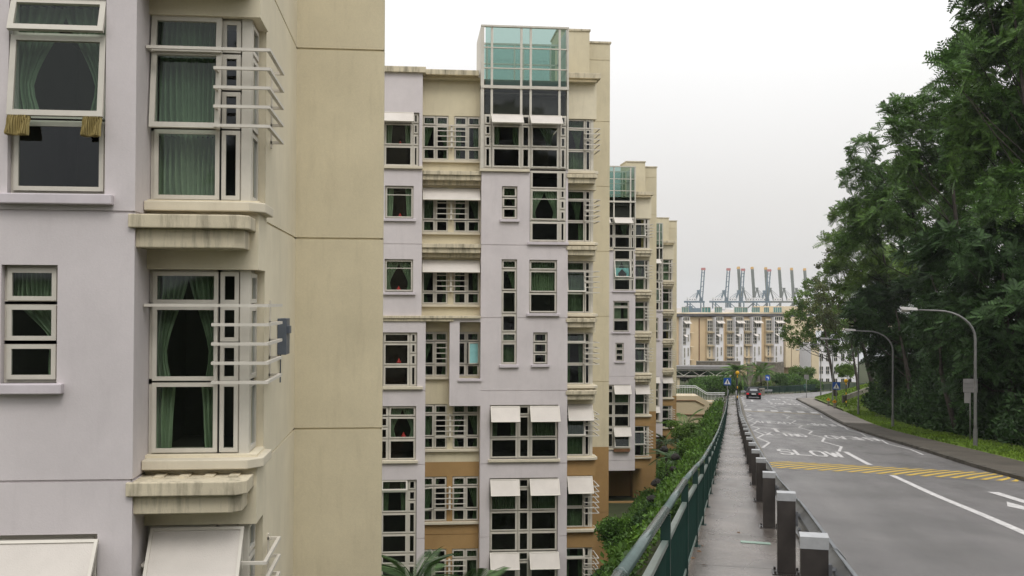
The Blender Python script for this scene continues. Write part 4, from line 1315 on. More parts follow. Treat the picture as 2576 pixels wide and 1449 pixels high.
# ------------------------------------------------------------------ lamp posts
def lamp_post(s, r, H, arm, label, lean=0):
    base = P(s, r, .16)
    o = empty('street_lamp', tuple(base), -TH0, label=label, category='street lamp', group='curved lamp posts along the road')
    mb = MB(); pts = [(0, 0, -.1), (0, 0, 1.2), (0, 0, H * .78)]
    n = 8
    for i in range(1, n + 1):
        a = pi / 2 * i / n
        pts.append((-(1 - cos(a)) * arm * .62, 0, H * .78 + sin(a) * H * .2))
    pts.append((-arm, 0, H * .985))
    rad = [.085, .075, .062] + [.058 - .002 * i for i in range(n)] + [.035]
    mb.tube(pts, rad, 10); mb.build('pole', 'lamp', o, smooth=True)
    mb = MB(); mb.tube([(0, 0, -.05), (0, 0, .02)], .16, 10); mb.tube([(0, 0, 0), (0, 0, .9)], .10, 10); mb.build('pole_base', 'lamp', o)
    mb = MB(); x = -arm
    mb.prism([(x + .12, -.13, H * .985 - .03), (x - .62, -.15, H * .985 - .0), (x - .68, -.12, H * .985 + .07), (x - .60, -.08, H * .985 + .15), (x + .10, -.05, H * .985 + .10)], (0, .27, 0))
    mb.build('lamp_head', 'lamp_head', o, bevel=.02)
    mb = MB(); mb.ball((x - .42, 0.0, H * .985 - .005), .20, 12, 6, (1.15, .62, .55)); mb.build('lens', 'lens', o, smooth=True)
    return o


for s, r, H, arm, lab in ((52.7, 11.5, 6.75, 2.75, 'nearest grey street lamp, its curved arm reaching over the road from the right verge'),
                          (79.8, 11.7, 7.3, 2.75, 'second street lamp from the viewer, on the grass verge'),
                          (100, 11.6, 7.2, 2.75, 'third street lamp, standing behind the beacon by the crossing'),
                          (127, 11.8, 7.3, 2.75, 'fourth street lamp, its head in front of the low spreading tree'),
                          (150, 11.9, 7.0, 2.75, 'fifth street lamp, on the grass bank where the road bends'),
                          (169.5, 11.8, 6.6, 2.75, 'farthest street lamp, beside the green bin at the bend')):
    lamp_post(s, r, H, arm, lab)

# ------------------------------------------------------------------ signs, beacons, markers
def crossing_sign(s, r, zc, label, size=.74):
    b = P(s, r, .05); h = zc - b.z
    o = empty('crossing_sign', tuple(b), -TH0, label=label, category='road sign', group='blue pedestrian crossing signs')
    mb = MB(); mb.tube([(0, 0, -.3), (0, 0, h + size / 2 - .05)], .04, 8); mb.build('pole', 'lamp', o, smooth=True)
    z = size / 2
    mb = MB(); mb.box(-z, z, -.075, -.055, h - z, h + z); f = mb.build('plate', 'blue', o, bevel=.008)
    mb = MB(); mb.prism([(-z * .82, -.078, h - z * .72), (z * .82, -.078, h - z * .72), (0, -.078, h + z * .74)], (0, -.003, 0)); mb.build('triangle', 'white', f)
    mb = MB(); y = -.083
    mb.tube([(0.0, y, h + z * .20), (0.0, y - .003, h + z * .20)], .05, 8)
    for a, c in (((0, .10), (.02, -.22)), ((.02, -.22), (.16, -.56)), ((.02, -.22), (-.14, -.56)), ((0, .04), (.16, -.14)), ((0, .04), (-.16, -.16))):
        mb.bar((a[0] * z / .37 * .37 * 1.0, y, h + a[1] * z), (c[0] * z, y, h + c[1] * z), .055, .004, (0, 1, 0))
    mb.build('pictogram', 'black', f)
    mb = MB(); mb.box(-z * .9, z * .9, -.055, -.045, h - .03, h + .03); mb.build('bracket', 'lamp', o)


crossing_sign(105.5, -.45, at(1827, 958, 104).z, 'blue pedestrian crossing sign on the railing side of the road')
crossing_sign(115.4, 11.1, at(2101, 962, 115).z, 'blue pedestrian crossing sign in front of the steep grass bank', .80)


def beacon(s, r, ztop, label):
    b = P(s, r, .05); h = ztop - b.z
    o = empty('beacon', tuple(b), label=label, category='crossing beacon', group='amber globe crossing beacons')
    mb = MB(); mb.tube([(0, 0, -.2), (0, 0, h)], .05, 10); mb.build('pole', 'black', o, smooth=True)
    for a in (.28, .55, .86):
        mb = MB(); mb.tube([(0, 0, h * a), (0, 0, h * (a + .07))], .056, 10); mb.build('band', 'amber', o, smooth=True)
    mb = MB(); mb.ball((0, 0, h), .21, 14, 10); mb.build('globe', 'amber', o, smooth=True)


beacon(106, .55, at(1849.7, 937, 104).z, 'amber crossing beacon in front of the palms, beside the guard rail')
beacon(109, 11.45, at(2129, 949, 109).z, 'amber crossing beacon on the verge in front of the dark trees')


def marker(s, r, label):
    b = P(s, r, .1)
    o = empty('marker_post', tuple(b), -TH0, label=label, category='marker post', group='orange topped marker posts')
    mb = MB(); mb.box(-.11, .11, -.11, .11, -.2, .62); mb.build('post', 'kerb', o, bevel=.02)
    mb = MB(); mb.prism([(0, -.02, .52), (.24, -.02, .76), (0, -.02, 1.0), (-.24, -.02, .76)], (0, .04, 0)); f = mb.build('face', 'orange', o)
    mb = MB(); mb.bar((-.06, -.03, .84), (.06, -.03, .70), .035, .006, (0, 1, 0)); mb.bar((.06, -.03, .84), (.0, -.03, .77), .035, .006, (0, 1, 0)); mb.build('symbol', 'black', f)


marker(120.6, 10.75, 'farther orange topped marker post at the edge of the footpath')
marker(114.2, 10.8, 'nearer orange topped marker post beside the crossing sign')


def back_sign(p, s_, w, hgt, label, plate=False):
    g = tz(p.x, p.y)
    o = empty('sign', (p.x, p.y, g), -TH0, label=label, category='road sign')
    h = p.z - g
    mb = MB(); mb.tube([(0, .06, -.2), (0, .06, h + hgt * .4)], .035, 8); mb.build('pole', 'lamp', o, smooth=True)
    mb = MB(); mb.box(-w / 2, w / 2, 0, .012, h - hgt / 2, h + hgt / 2); mb.build('plate', 'sign_back', o, bevel=.004)
    mb = MB(); mb.box(-w * .45, w * .45, -.02, 0, h - .12, h - .08); mb.box(-w * .45, w * .45, -.02, 0, h + .1, h + .14); mb.build('rib', 'lamp', o)
    if plate: mb = MB(); mb.box(-w * .42, w * .02, 0, .012, h - hgt * 1.3, h - hgt * .52); mb.build('lower_plate', 'sign_back', o)


back_sign(at(2441, 970, 54), 0, .72, .72, 'grey back of a square road sign behind the nearest street lamp', True)
back_sign(at(2028.5, 948, 152), 0, .66, .62, 'small grey sign back beside the farthest street lamp')
p = at(1931, 950, 158); b = at(1931, 984, 158)
o = empty('turn_sign', tuple(b), -TH0, label='blue sign with a white turn arrow where the road bends', category='road sign')
mb = MB(); mb.tube([(0, 0, -1.5), (0, 0, p.z - b.z)], .04, 8); mb.build('pole', 'lamp', o, smooth=True)
h = p.z - b.z
mb = MB(); mb.box(-.32, .32, -.07, -.05, h - .42, h + .42); f = mb.build('plate', 'blue', o)
mb = MB(); mb.bar((.10, -.075, h - .26), (.10, -.075, h + .08), .09, .006, (0, 1, 0)); mb.bar((.14, -.075, h + .08), (-.06, -.075, h + .08), .09, .006, (0, 1, 0))
mb.prism([(-.05, -.073, h - .06), (-.05, -.073, h + .22), (-.21, -.073, h + .08)], (0, -.005, 0)); mb.build('arrow', 'white', f)
mb = MB(); b = at(2026, 982, 163); g = b.z
o = empty('litter_bin', tuple(b), label='dark green litter bin at the bend', category='litter bin')
mb.tube([(0, 0, -.2), (0, 0, .85)], [.26, .30], 12); mb.build('body', 'bin', o, smooth=True)
mb = MB(); mb.tube([(0, 0, .85), (0, 0, .92), (0, 0, 1.0)], [.32, .32, .12], 12); mb.build('lid', 'bin', o)
mb = MB(); c = at(1917, 986, 148); mb.box(-.38, .38, -.3, .3, -.5, .55); o = mb.build('concrete_block', 'kerb', bevel=.03); o.location = c; o.rotation_euler = (0, 0, -TH0)
o['label'] = 'pale concrete block beside the car, at the road bend'; o['category'] = 'concrete block'

# far guard rail and far railing on the outside of the bend
ge = empty('guard_rail', tuple(P(158, .6)), label='low far guard rail closing the outside of the road bend behind the car', category='guard rail')
mb0 = Vector(ge.location)
for i in range(5):
    s = 151 + 4 * i
    mb = MB(); q = P(s, .6); mb.box(q.x - .07, q.x + .07, q.y - .07, q.y + .07, q.z - .2, q.z + .75); o = mb.build('post', 'post', ge); o.location = -mb0
    if i < 4:
        a, b = P(s, .75, .62), P(s + 4, .75, .62)
        mb = MB(); mb.bar(a, b, .05, .30); o = mb.build('beam', 'beam', ge); o.location = -mb0
fr = empty('railing', tuple(P(170, -1.0)), label='far green railing curving round the outside of the bend', category='railing')
mb0 = Vector(fr.location)
for i in range(34):
    s = 160 + 2.4 * i
    a, b = P(s, -1.0), P(s + 2.4, -1.0)
    mb = MB(); mb.box(a.x - .04, a.x + .04, a.y - .04, a.y + .04, a.z - .3, a.z + 1.15); o = mb.build('post', 'green_steel', fr); o.location = -mb0
    mb = MB(); mb.bar(a + UP * 1.13, b + UP * 1.13, .06); mb.bar(a + UP * .15, b + UP * .15, .05); o = mb.build('rail', 'green_steel', fr); o.location = -mb0
    mb = MB()
    for j in range(1, 12):
        q = a.lerp(b, j / 12); mb.box(q.x - .025, q.x + .025, q.y - .025, q.y + .025, q.z + .15, q.z + 1.1)
    o = mb.build('balusters', 'green_steel', fr, kind='stuff'); o.location = -mb0

# pale green cover and dead leaves on the walkway
mb = MB(); mb.prism([P(14.25, .12, .004), P(14.18, .52, .004), P(14.42, .52, .004), P(14.49, .12, .004)], (0, 0, .006))
mb.build('access_cover', 'plate', label='pale green cover plate let into the walkway', category='cover plate')
for i, (s, r) in enumerate(((13.6, -.38), (12.9, -.40), (14.1, -.44), (15.6, .1), (11.7, -.30), (12.2, -.45))):
    mb = MB(); c = P(s, r, .008); a = RNG.uniform(0, 6)
    l = .045; v = Vector((cos(a), sin(a), 0)) * l; w_ = Vector((-sin(a), cos(a), 0)) * l * .45
    mb.quad(c - v, c + w_ + UP * .012, c + v, c - w_); o = mb.build('fallen_leaf', 'dead')
    o['label'] = ['dead leaf on the walkway just before the cover plate', 'dead leaf by the railing foot, nearest pair, the farther one', 'dead leaf at the railing foot level with the cover plate', 'dead leaf in the middle of the walkway beyond the cover plate', 'dead leaf nearest the viewer, by the railing foot', 'dead leaf touching the upstand under the railing'][i]; o['category'] = 'leaf'; o['group'] = 'dead leaves on the walkway'

# ------------------------------------------------------------------ car
def car(s, r):
    b = P(s, r, .0)
    o = empty('car', tuple(b), -TH0, label='black car with lit red tail lights driving away towards the bend', category='car')
    prof_ = [(-2.15, .32), (-2.18, .62), (-2.12, .88), (-1.62, .97), (-.85, 1.36), (.15, 1.40), (1.0, .98), (1.9, .84), (2.15, .62), (2.12, .3)]
    o.scale = (1.1, 1.1, 1.1)
    # lofted body: y along travel, widths vary with height
    def hw(z): return .86 if z < .9 else .86 - (z - .9) * .42
    mb = MB(); k = len(prof_)
    low = [(y, z) for y, z in prof_]
    xs = (-1, -.93, .93, 1)
    for fx_ in xs:
        for y, z in low:
            ww = hw(z) * fx_; e = 0.0 if abs(fx_) < 1 else -.05
            mb.v.append((ww, y * (1 if abs(fx_) < 1 else .985), z + (e if z > .5 else 0)))
    for a in range(3):
        for i in range(k - 1): mb.f.append((a * k + i, a * k + i + 1, (a + 1) * k + i + 1, (a + 1) * k + i))
    for a in (0, 3): mb.f.append(tuple(range(a * k, a * k + k)))
    mb.f.append((0, k, 2 * k, 3 * k)); mb.f.append((k - 1, 2 * k - 1, 3 * k - 1, 4 * k - 1))
    body = mb.build('body', 'car', o, bevel=.04)
    mb = MB(); mb.quad((-.46, -1.45, 1.065), (.46, -1.45, 1.065), (.42, -1.05, 1.30), (-.42, -1.05, 1.30)); rw = mb.build('rear_window', 'car_glass_painted_reflection', o)
    for sx in (-1, 1):
        mb = MB(); mb.box(sx * .56, sx * .86, -2.185, -2.05, .66, .86); mb.build('tail_light', 'tail', o, bevel=.03)
        mb = MB(); mb.box(sx * .86, sx * 1.03, .35, .50, .90, 1.04); mb.build('mirror', 'car', o, bevel=.03)
        for y in (-1.35, 1.35):
            mb = MB(); mb.tube([(sx * .66, y, .31), (sx * .865, y, .31)], .31, 18); w_ = mb.build('wheel', 'tyre', o)
            mb = MB(); mb.tube([(sx * .86, y, .31), (sx * .872, y, .31)], .2, 14); mb.build('rim', 'chrome', w_)
    mb = MB(); mb.box(-.26, .26, -2.20, -2.15, .70, .81); mb.build('number_plate', 'white', o)
    mb = MB(); mb.box(-.62, .62, -2.215, -2.10, .33, .40); mb.build('bumper_trim', 'chrome', o)
    mb = MB(); mb.box(-.80, .80, -2.20, -2.02, .22, .52); mb.build('bumper', 'car', o, bevel=.05)


car(141.5, 2.85)

# ------------------------------------------------------------------ foliage
def unit(v): return v / (np.linalg.norm(v, axis=-1, keepdims=True) + 1e-9)


def rot_from(axis, spin):
    """matrices whose z column is axis (N,3), spun about it"""
    n = len(axis)
    ref = np.where(np.abs(axis[:, 2:3]) < .95, np.array([[0, 0, 1.0]]), np.array([[1.0, 0, 0]]))
    x = unit(np.cross(ref, axis)); y = np.cross(axis, x)
    c, s_ = np.cos(spin)[:, None], np.sin(spin)[:, None]
    return np.stack([x * c + y * s_, -x * s_ + y * c, axis], 2)


def scatter(tv, tf, mats, locs, scale):
    n = len(locs); k = len(tv)
    V = np.einsum('nij,kj->nki', mats, tv) * scale[:, None, None] + locs[:, None, :]
    F = tf[None] + (np.arange(n) * k)[:, None, None]
    return V.reshape(-1, 3), F.reshape(-1, 4)


def frond(nl, wl, ll, droop, rach=.008):
    """pinnate leaf along +x, length 1: rachis and leaflets, quads"""
    V = []; F = []
    def pt(t): return np.array([t * (1 - .12 * t), 0, -droop * t * t])
    for i in range(4):
        a, b = pt(i / 4), pt((i + 1) / 4); n = len(V)
        V += [a + [0, -rach, 0], a + [0, rach, 0], b + [0, rach, 0], b + [0, -rach, 0]]; F.append([n, n + 1, n + 2, n + 3])
    for i in range(nl):
        t = .16 + .84 * i / (nl - 1); b = pt(t)
        L_ = ll * (.55 + .9 * math.sin(pi * min(1, .18 + t * .75)) * .5)
        for sg in (-1, 1):
            d = np.array([.55, sg * .84, -.22]) * L_; w_ = np.array([.84, -sg * .5, .1]) * wl
            n = len(V); V += [b, b + d * .45 + w_, b + d, b + d * .5 - w_ * .6]; F.append([n, n + 1, n + 2, n + 3])
    return np.array(V), np.array(F)


def rosette(nf, nl, seed, wl=.045, ll=.24, lift=(.15, 1.0), droop=.35):
    """fronds spreading round +z"""
    g = np.random.default_rng(seed); Vs = []; Fs = []; n = 0
    for i in range(nf):
        fv, ff = frond(nl, wl, ll, droop * g.uniform(.7, 1.3))
        el = g.uniform(*lift); az = 2 * pi * (i * .381966 + g.uniform(-.05, .05)); sc = g.uniform(.75, 1.1)
        ro = np.array(Euler((g.uniform(-.3, .3), -el, 0)).to_matrix()); rz = np.array(Euler((0, 0, az)).to_matrix())
        Vs.append((fv * sc) @ (rz @ ro).T); Fs.append(ff + n); n += len(fv)
    return np.concatenate(Vs), np.concatenate(Fs)


ROS = [rosette(9, 7, 1, .075, .31), rosette(8, 7, 2, .08, .32), rosette(10, 6, 3, .08, .33)]
LEAF4 = (np.array([[0, 0, 0], [.5, .28, .06], [1, 0, 0], [.5, -.28, .06]]), np.array([[0, 1, 2, 3]]))


def cluster(n, seed, spread=.5, size=.42):
    """a twig end with n simple leaves"""
    g = np.random.default_rng(seed); V = []; F = []
    for i in range(n):
        a = unit(g.normal(size=(1, 3)))[0]; a[2] = a[2] * .6 + .15
        ro = rot_from(unit(np.array([[a[0], a[1], a[2] + .3]])), np.array([g.uniform(0, 6.28)]))[0]
        base = g.normal(size=3) * spread * .4
        V.append((LEAF4[0] * size * g.uniform(.7, 1.2)) @ ro.T + base); F.append(LEAF4[1] + 4 * i)
    return np.concatenate(V), np.concatenate(F)


CLU = [cluster(26, 11), cluster(22, 12), cluster(30, 13)]


def shell(c, r, n, g, up=.25, inner=.55, sq=(1, 1, .8)):
    d = unit(g.normal(size=(n, 3)) + np.array([0, 0, up]))
    rad = r * (inner + (1 - inner) * g.random(n) ** .5)
    return c + d * rad[:, None] * np.array(sq), d


def leafmass(name, centres, m, templates, dens, size, g, parent=None, upmix=.45, **kw):
    """crown: leaf sprays through the volumes (centre, radius)"""
    Vs, Fs, n = [], [], 0
    for c, r in centres:
        cnt = max(4, int(dens * r * r))
        loc, d = shell(np.array(c), r, cnt, g)
        ax = unit(d * (1 - upmix) + np.array([0, 0, upmix]) + g.normal(size=d.shape) * .22)
        for ti, (tv, tf) in enumerate(templates):
            sel = np.arange(cnt) % len(templates) == ti
            if not sel.any(): continue
            V, F = scatter(tv, tf, rot_from(ax[sel], g.uniform(0, 6.28, sel.sum())), loc[sel], size * g.uniform(.75, 1.25, sel.sum()))
            Vs.append(V); Fs.append(F + n); n += len(V)
    V = np.concatenate(Vs); F = np.concatenate(Fs)
    if parent is not None: V = V - np.array(parent.location)
    return npmesh(name, V, F, m, parent, **kw)


def tree(label, base, boughs, m, dens, size, seed, templates=ROS, lean=(0, 0), trunk_r=.28, group=None, fork=.45, name='tree', crown_kw=None, upmix=.45):
    """trunk with limbs to every bough, crown of leaf sprays. boughs: [(point, radius)]"""
    g = np.random.default_rng(seed)
    o = empty(name, tuple(base), label=label, category='tree')
    if group: o['group'] = group
    base = Vector(base)
    cen = sum((Vector(b[0]) for b in boughs), Vector()) / len(boughs)
    ztop = max(b[0][2] for b in boughs)
    H = ztop - base.z
    top = Vector((cen.x * .7 + base.x * .3, cen.y * .7 + base.y * .3, base.z + H * .92))
    mb = MB(); pts = []; rad = []
    for i in range(9):
        t = i / 8
        p = base.lerp(top, t) + Vector((lean[0] * sin(pi * t), lean[1] * sin(pi * t), 0)) + Vector(g.normal(size=3) * .06 * (0 < i < 8))
        p.z = base.z - .3 + (H * .92 + .3) * t
        pts.append(p - base); rad.append(trunk_r * (1.25 if i == 0 else 1 - .82 * t))
    mb.tube(pts, rad, 9); mb.build('trunk', 'bark', o, smooth=True)
    for c, r in boughs:
        c = Vector(c) - base
        zj = min(max(c.z * .72, H * fork * .6), c.z - .2)
        t = max(0, min(1, zj / (H * .92))); k = min(7, int(t * 8)); ft = t * 8 - k
        j = pts[k].lerp(pts[k + 1], ft)
        mid = j.lerp(c, .5) + Vector((0, 0, -.08 * (c - j).length)) + Vector(g.normal(size=3) * .15)
        mb = MB(); r0 = max(.04, rad[k] * .28)
        mb.tube([j, mid, c, c + (c - mid).normalized() * r * .5], [r0, r0 * .7, r0 * .42, .02], 6); mb.build('limb', 'bark', o, smooth=True)
    leafmass('crown', [(b[0], b[1]) for b in boughs], m, templates, dens, size, g, o, upmix)
    return o


def bl(lst, w, dw=3.0, seed=0):
    """boughs outlined at real distance w: (px, py, radius px)"""
    g = np.random.default_rng(seed + 99); out_ = []
    for x, y, r in lst:
        ww = w + g.uniform(-dw, dw)
        out_.append((tuple(at(x, y, ww)), r * ww / FPX))
    return out_


def gpt(s, r):
    p = P(s, r); return (p.x, p.y, tz(p.x, p.y))


WOOD = 'tall dark trees crowding the right side of the road'
tree('tallest tree, its crown leaving the top right corner of the picture', gpt(60, 17.5),
     bl([(2505, 35, 75), (2450, 140, 62), (2372, 172, 34), (2400, 200, 30), (2540, 190, 100), (2475, 290, 85), (2560, 340, 110), (2545, 80, 80), (2465, 410, 85), (2560, 520, 110), (2430, 330, 60), (2600, 100, 90), (2620, 300, 110), (2465, -40, 60), (2540, -60, 80)], 60, 3, 1), 'leaf', 12, .95, 1, group=WOOD)
tree('second tall tree, its feathery crown stepping down left of the tallest one', gpt(74, 16.5),
     bl([(2265, 275, 36), (2238, 335, 30), (2320, 285, 50), (2300, 352, 50), (2385, 330, 60), (2400, 420, 75), (2320, 440, 70), (2262, 400, 38), (2460, 500, 90), (2350, 250, 34), (2395, 255, 30)], 74, 3, 2), 'leaf', 11.5, .9, 2, group=WOOD)
tree('third tall tree, with round tufts of feathery leaves against the sky', gpt(88, 16.5),
     bl([(2178, 375, 36), (2165, 445, 42), (2225, 455, 50), (2250, 535, 75), (2180, 535, 55), (2330, 550, 90), (2160, 600, 50), (2430, 610, 100), (2290, 480, 50)], 88, 3, 3), 'leaf', 11.5, .9, 3, group=WOOD)
tree('fourth tall tree, whose lighter green fronds hang above the second street lamp', gpt(103, 17),
     bl([(2128, 545, 34), (2108, 615, 38), (2170, 640, 55), (2225, 670, 70), (2120, 690, 45), (2290, 700, 80), (2170, 740, 60)], 103, 3, 4), 'leaf_mid', 11.5, .9, 4, group=WOOD)
tree('thin tree with yellowing leaves at the edge of the wood', gpt(118, 15.5),
     bl([(2088, 655, 36), (2062, 712, 30), (2088, 740, 40), (2135, 745, 45), (2055, 770, 34), (2105, 800, 40), (2075, 810, 30)], 119, 3, 5), 'leaf_yellow', 9, .75, 5, templates=CLU, group=WOOD)
tree('ivy hung tree right behind the nearest street lamp', gpt(58, 14.6),
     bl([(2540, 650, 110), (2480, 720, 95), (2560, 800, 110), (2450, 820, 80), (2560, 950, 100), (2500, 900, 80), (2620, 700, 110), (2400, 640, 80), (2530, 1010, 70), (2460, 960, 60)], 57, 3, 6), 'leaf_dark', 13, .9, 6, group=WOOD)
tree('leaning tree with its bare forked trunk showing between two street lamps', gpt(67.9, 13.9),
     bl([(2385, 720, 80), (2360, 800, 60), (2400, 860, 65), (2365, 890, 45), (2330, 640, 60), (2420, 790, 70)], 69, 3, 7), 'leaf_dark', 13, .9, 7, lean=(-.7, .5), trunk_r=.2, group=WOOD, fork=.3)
tree('dark tree coloured as shaded, above the second street lamp post', gpt(90, 15.0),
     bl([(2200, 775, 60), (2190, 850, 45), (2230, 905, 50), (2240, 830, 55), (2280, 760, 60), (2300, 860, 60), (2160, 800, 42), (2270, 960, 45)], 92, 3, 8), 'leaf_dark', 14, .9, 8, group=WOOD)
tb1 = P(135, 13.0, z=bank_z(135, 13.0)); tb2 = P(135, 15.7, z=bank_z(135, 15.7))
tree('low spreading tree on the grass bank, its forked trunk standing clear', tuple(tb1),
     bl([(2000, 800, 28), (1985, 838, 22), (2035, 785, 34), (2055, 830, 38), (2100, 800, 38), (2020, 752, 24), (2075, 760, 32), (2025, 852, 24), (2095, 850, 28), (2000, 862, 18), (2060, 870, 20), (2040, 720, 22)], 134, 3, 9), 'leaf_mid', 26, .62, 9, templates=CLU, trunk_r=.24, fork=.42)
tree('slim grey tree on the grass bank beside the crossing beacon', tuple(tb2),
     bl([(2112, 860, 28), (2140, 830, 34), (2090, 885, 18), (2138, 885, 26), (2120, 800, 30), (2160, 860, 30)], 134, 3, 10), 'leaf_mid', 26, .6, 10, templates=CLU, trunk_r=.2, fork=.45)

# undergrowth at the foot of the wood: one mass nobody could count
g = np.random.default_rng(31)
N = 5200
ss = g.uniform(38, 112, N); rr = 13.6 + 8 * g.random(N) ** 1.3
X = np.empty(N); Y = np.empty(N)
for i in range(N):
    q = P(ss[i], rr[i]); X[i] = q.x; Y[i] = q.y
Zt = terrain(X, Y)
hh = g.random(N) ** 1.4 * np.clip((rr - 13.2) * 2.0, .5, 6.5)
loc = np.stack([X, Y, Zt + hh], 1)
toroad = np.array([-cos(TH0), sin(TH0), .55])
ax = unit(toroad[None] + g.normal(size=(N, 3)) * .6)
Vs, Fs, n = [], [], 0
for ti, (tv, tf) in enumerate(CLU):
    sel = np.arange(N) % 3 == ti
    V, F = scatter(tv, tf, rot_from(ax[sel], g.uniform(0, 6.28, sel.sum())), loc[sel], g.uniform(.45, .95, sel.sum()))
    Vs.append(V); Fs.append(F + n); n += len(V)
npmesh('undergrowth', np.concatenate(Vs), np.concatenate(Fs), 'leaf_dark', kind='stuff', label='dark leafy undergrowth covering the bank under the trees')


def grass_field(name, n, fn, size, label, seed):
    g = np.random.default_rng(seed)
    pts = fn(g, n)
    ax = unit(np.array([0, 0, 1.0]) + g.normal(size=(n, 3)) * .35)
    tv = np.array([[-.5, 0, 0], [.5, 0, 0], [.30, .12, 1.0], [-.12, .12, .9]]); tf = np.array([[0, 1, 2, 3]])
    V, F = scatter(tv, tf, rot_from(ax, g.uniform(0, 6.28, n)), pts, size * g.uniform(.5, 1.4, n))
    npmesh(name, V, F, 'grass', kind='stuff', label=label)


def f_verge(g, n):
    s_ = 24 + 110 * g.random(n) ** 1.4; r_ = 11.15 + 2.9 * g.random(n)
    h = np.interp(r_, [11, 12, 13, 14.2], [.12, .22, .26, .28])
    return np.array([tuple(P(a, b, c)) for a, b, c in zip(s_, r_, h)])


def f_bank(g, n):
    s_ = g.uniform(107, 185, n); r_ = 11.2 + 17 * g.random(n)
    q = np.array([tuple(P(a, b)) for a, b in zip(s_, r_)])
    q[:, 2] = [bank_z(a, b) for a, b in zip(s_, r_)]
    return q


grass_field('grass', 26000, f_verge, .11, 'short grass along the right verge', 41)
grass_field('grass', 22000, f_bank, .16, 'grass on the bank inside the bend', 42)

# ------------------------------------------------------------------ planting on the left slope
def shrub(label, px, py, w, rx, ry, m, dens, size, seed, cat='shrub', name='shrub', group='shrubs on the slope left of the walkway', templates=CLU):
    c = at(px, py, w); g = np.random.default_rng(seed)
    r = rx * w / FPX
    gz_ = tz(c.x, c.y)
    base = Vector((c.x, c.y, min(gz_, c.z - r * .6)))
    o = empty(name, tuple(base), label=label, category=cat, group=group)
    mb = MB()
    for i in range(5):
        a = g.uniform(0, 6.28); d = Vector((cos(a), sin(a), 0)) * r * .5
        mb.tube([Vector((0, 0, -.2)), d * .5 + Vector((0, 0, (c.z - base.z) * .5)), d + Vector((0, 0, c.z - base.z))], [.05, .035, .012], 5)
    mb.build('stem', 'bark', o)
    cs = []
    hgt = ry * w / FPX
    k = max(4, int(7 * rx / max(20, ry)))
    for i in range(k):
        q = Vector((c.x + g.uniform(-.75, .75) * r, c.y + g.uniform(-.7, .7) * r, c.z + g.uniform(-.55, .45) * hgt))
        cs.append((tuple(q), r * g.uniform(.35, .6)))
    leafmass('foliage', cs, m, templates, 20 / size ** 2, size, g, o, .4)
    return o


shrub('bright green clipped hedge at the foot of the block, left of the near railing', 1585, 1362, 34, 88, 74, 'hedge', 150, .26, 51, 'hedge', 'hedge')
shrub('hedge end coloured as shaded, below the bright hedge, close to the bottom edge', 1575, 1455, 29, 80, 60, 'leaf_dark', 140, .22, 52, 'hedge', 'hedge')
shrub('leafy shrub pushing up against the railing halfway down the slope', 1690, 1232, 33, 40, 36, 'hedge', 90, .2, 53)
shrub('dark rounded shrub right behind the near handrail bend', 1640, 1310, 22, 45, 40, 'leaf_dark', 120, .18, 54)
shrub('tall green hedge spilling over the railing before the stairs', 1735, 1140, 52, 45, 42, 'hedge', 42, .26, 55)
shrub('yellow green shrub below the stair parapet', 1722, 1090, 66, 34, 34, 'leaf_mid', 42, .3, 56)
shrub('dense hedge against the railing beside the stair landing', 1790, 1075, 78, 30, 34, 'hedge', 42, .3, 57)
shrub('hedge between the stair wall and the railing, farthest along it', 1765, 1100, 62, 36, 46, 'leaf', 42, .28, 58)
shrub('green shrub beside the void deck column', 1672, 1185, 60, 24, 40, 'hedge', 40, .26, 59)
shrub('low shrub covering the slope under the middle of the railing', 1740, 1200, 38, 46, 40, 'leaf', 80, .2, 60)
shrub('dark creeping shrub under the railing foot', 1700, 1300, 20, 40, 30, 'leaf_dark', 150, .16, 61)
for i, (x, y, w, r) in enumerate(((1668, 1130, 56, 20), (1655, 1215, 44, 26), (1690, 1180, 46, 18), (1640, 1255, 36, 22), (1610, 1380, 31, 16), (1700, 1150, 50, 20))):
    c = at(x, y, w); g = np.random.default_rng(70 + i)
    mb = MB(); mb.ball((0, 0, 0), .45 * r * w / FPX, 16, 12, (1.2, 1.0, .8))
    mb.v = [tuple(np.array(v) * (1 + .28 * math.sin(5 * v[0] + 3 * i) * math.cos(6 * v[1]) + .14 * math.sin(13 * v[0] + 9 * v[2]) + .05 * g.normal())) for v in mb.v]
    c.z = min(c.z, c.z)
    o = mb.build('rock', 'rock'); o.location = c
    o['label'] = ['dark rock highest on the slope, below the stair parapet', 'dark boulder in the middle of the slope beside the brown void deck', 'small dark rock nearest the railing, halfway down the slope', 'dark boulder above the bright hedge', 'lowest dark rock, at the edge of the clipped hedge', 'dark rock under the tall hedge at the railing'][i]; o['category'] = 'rock'; o['group'] = 'rocks on the planted slope'


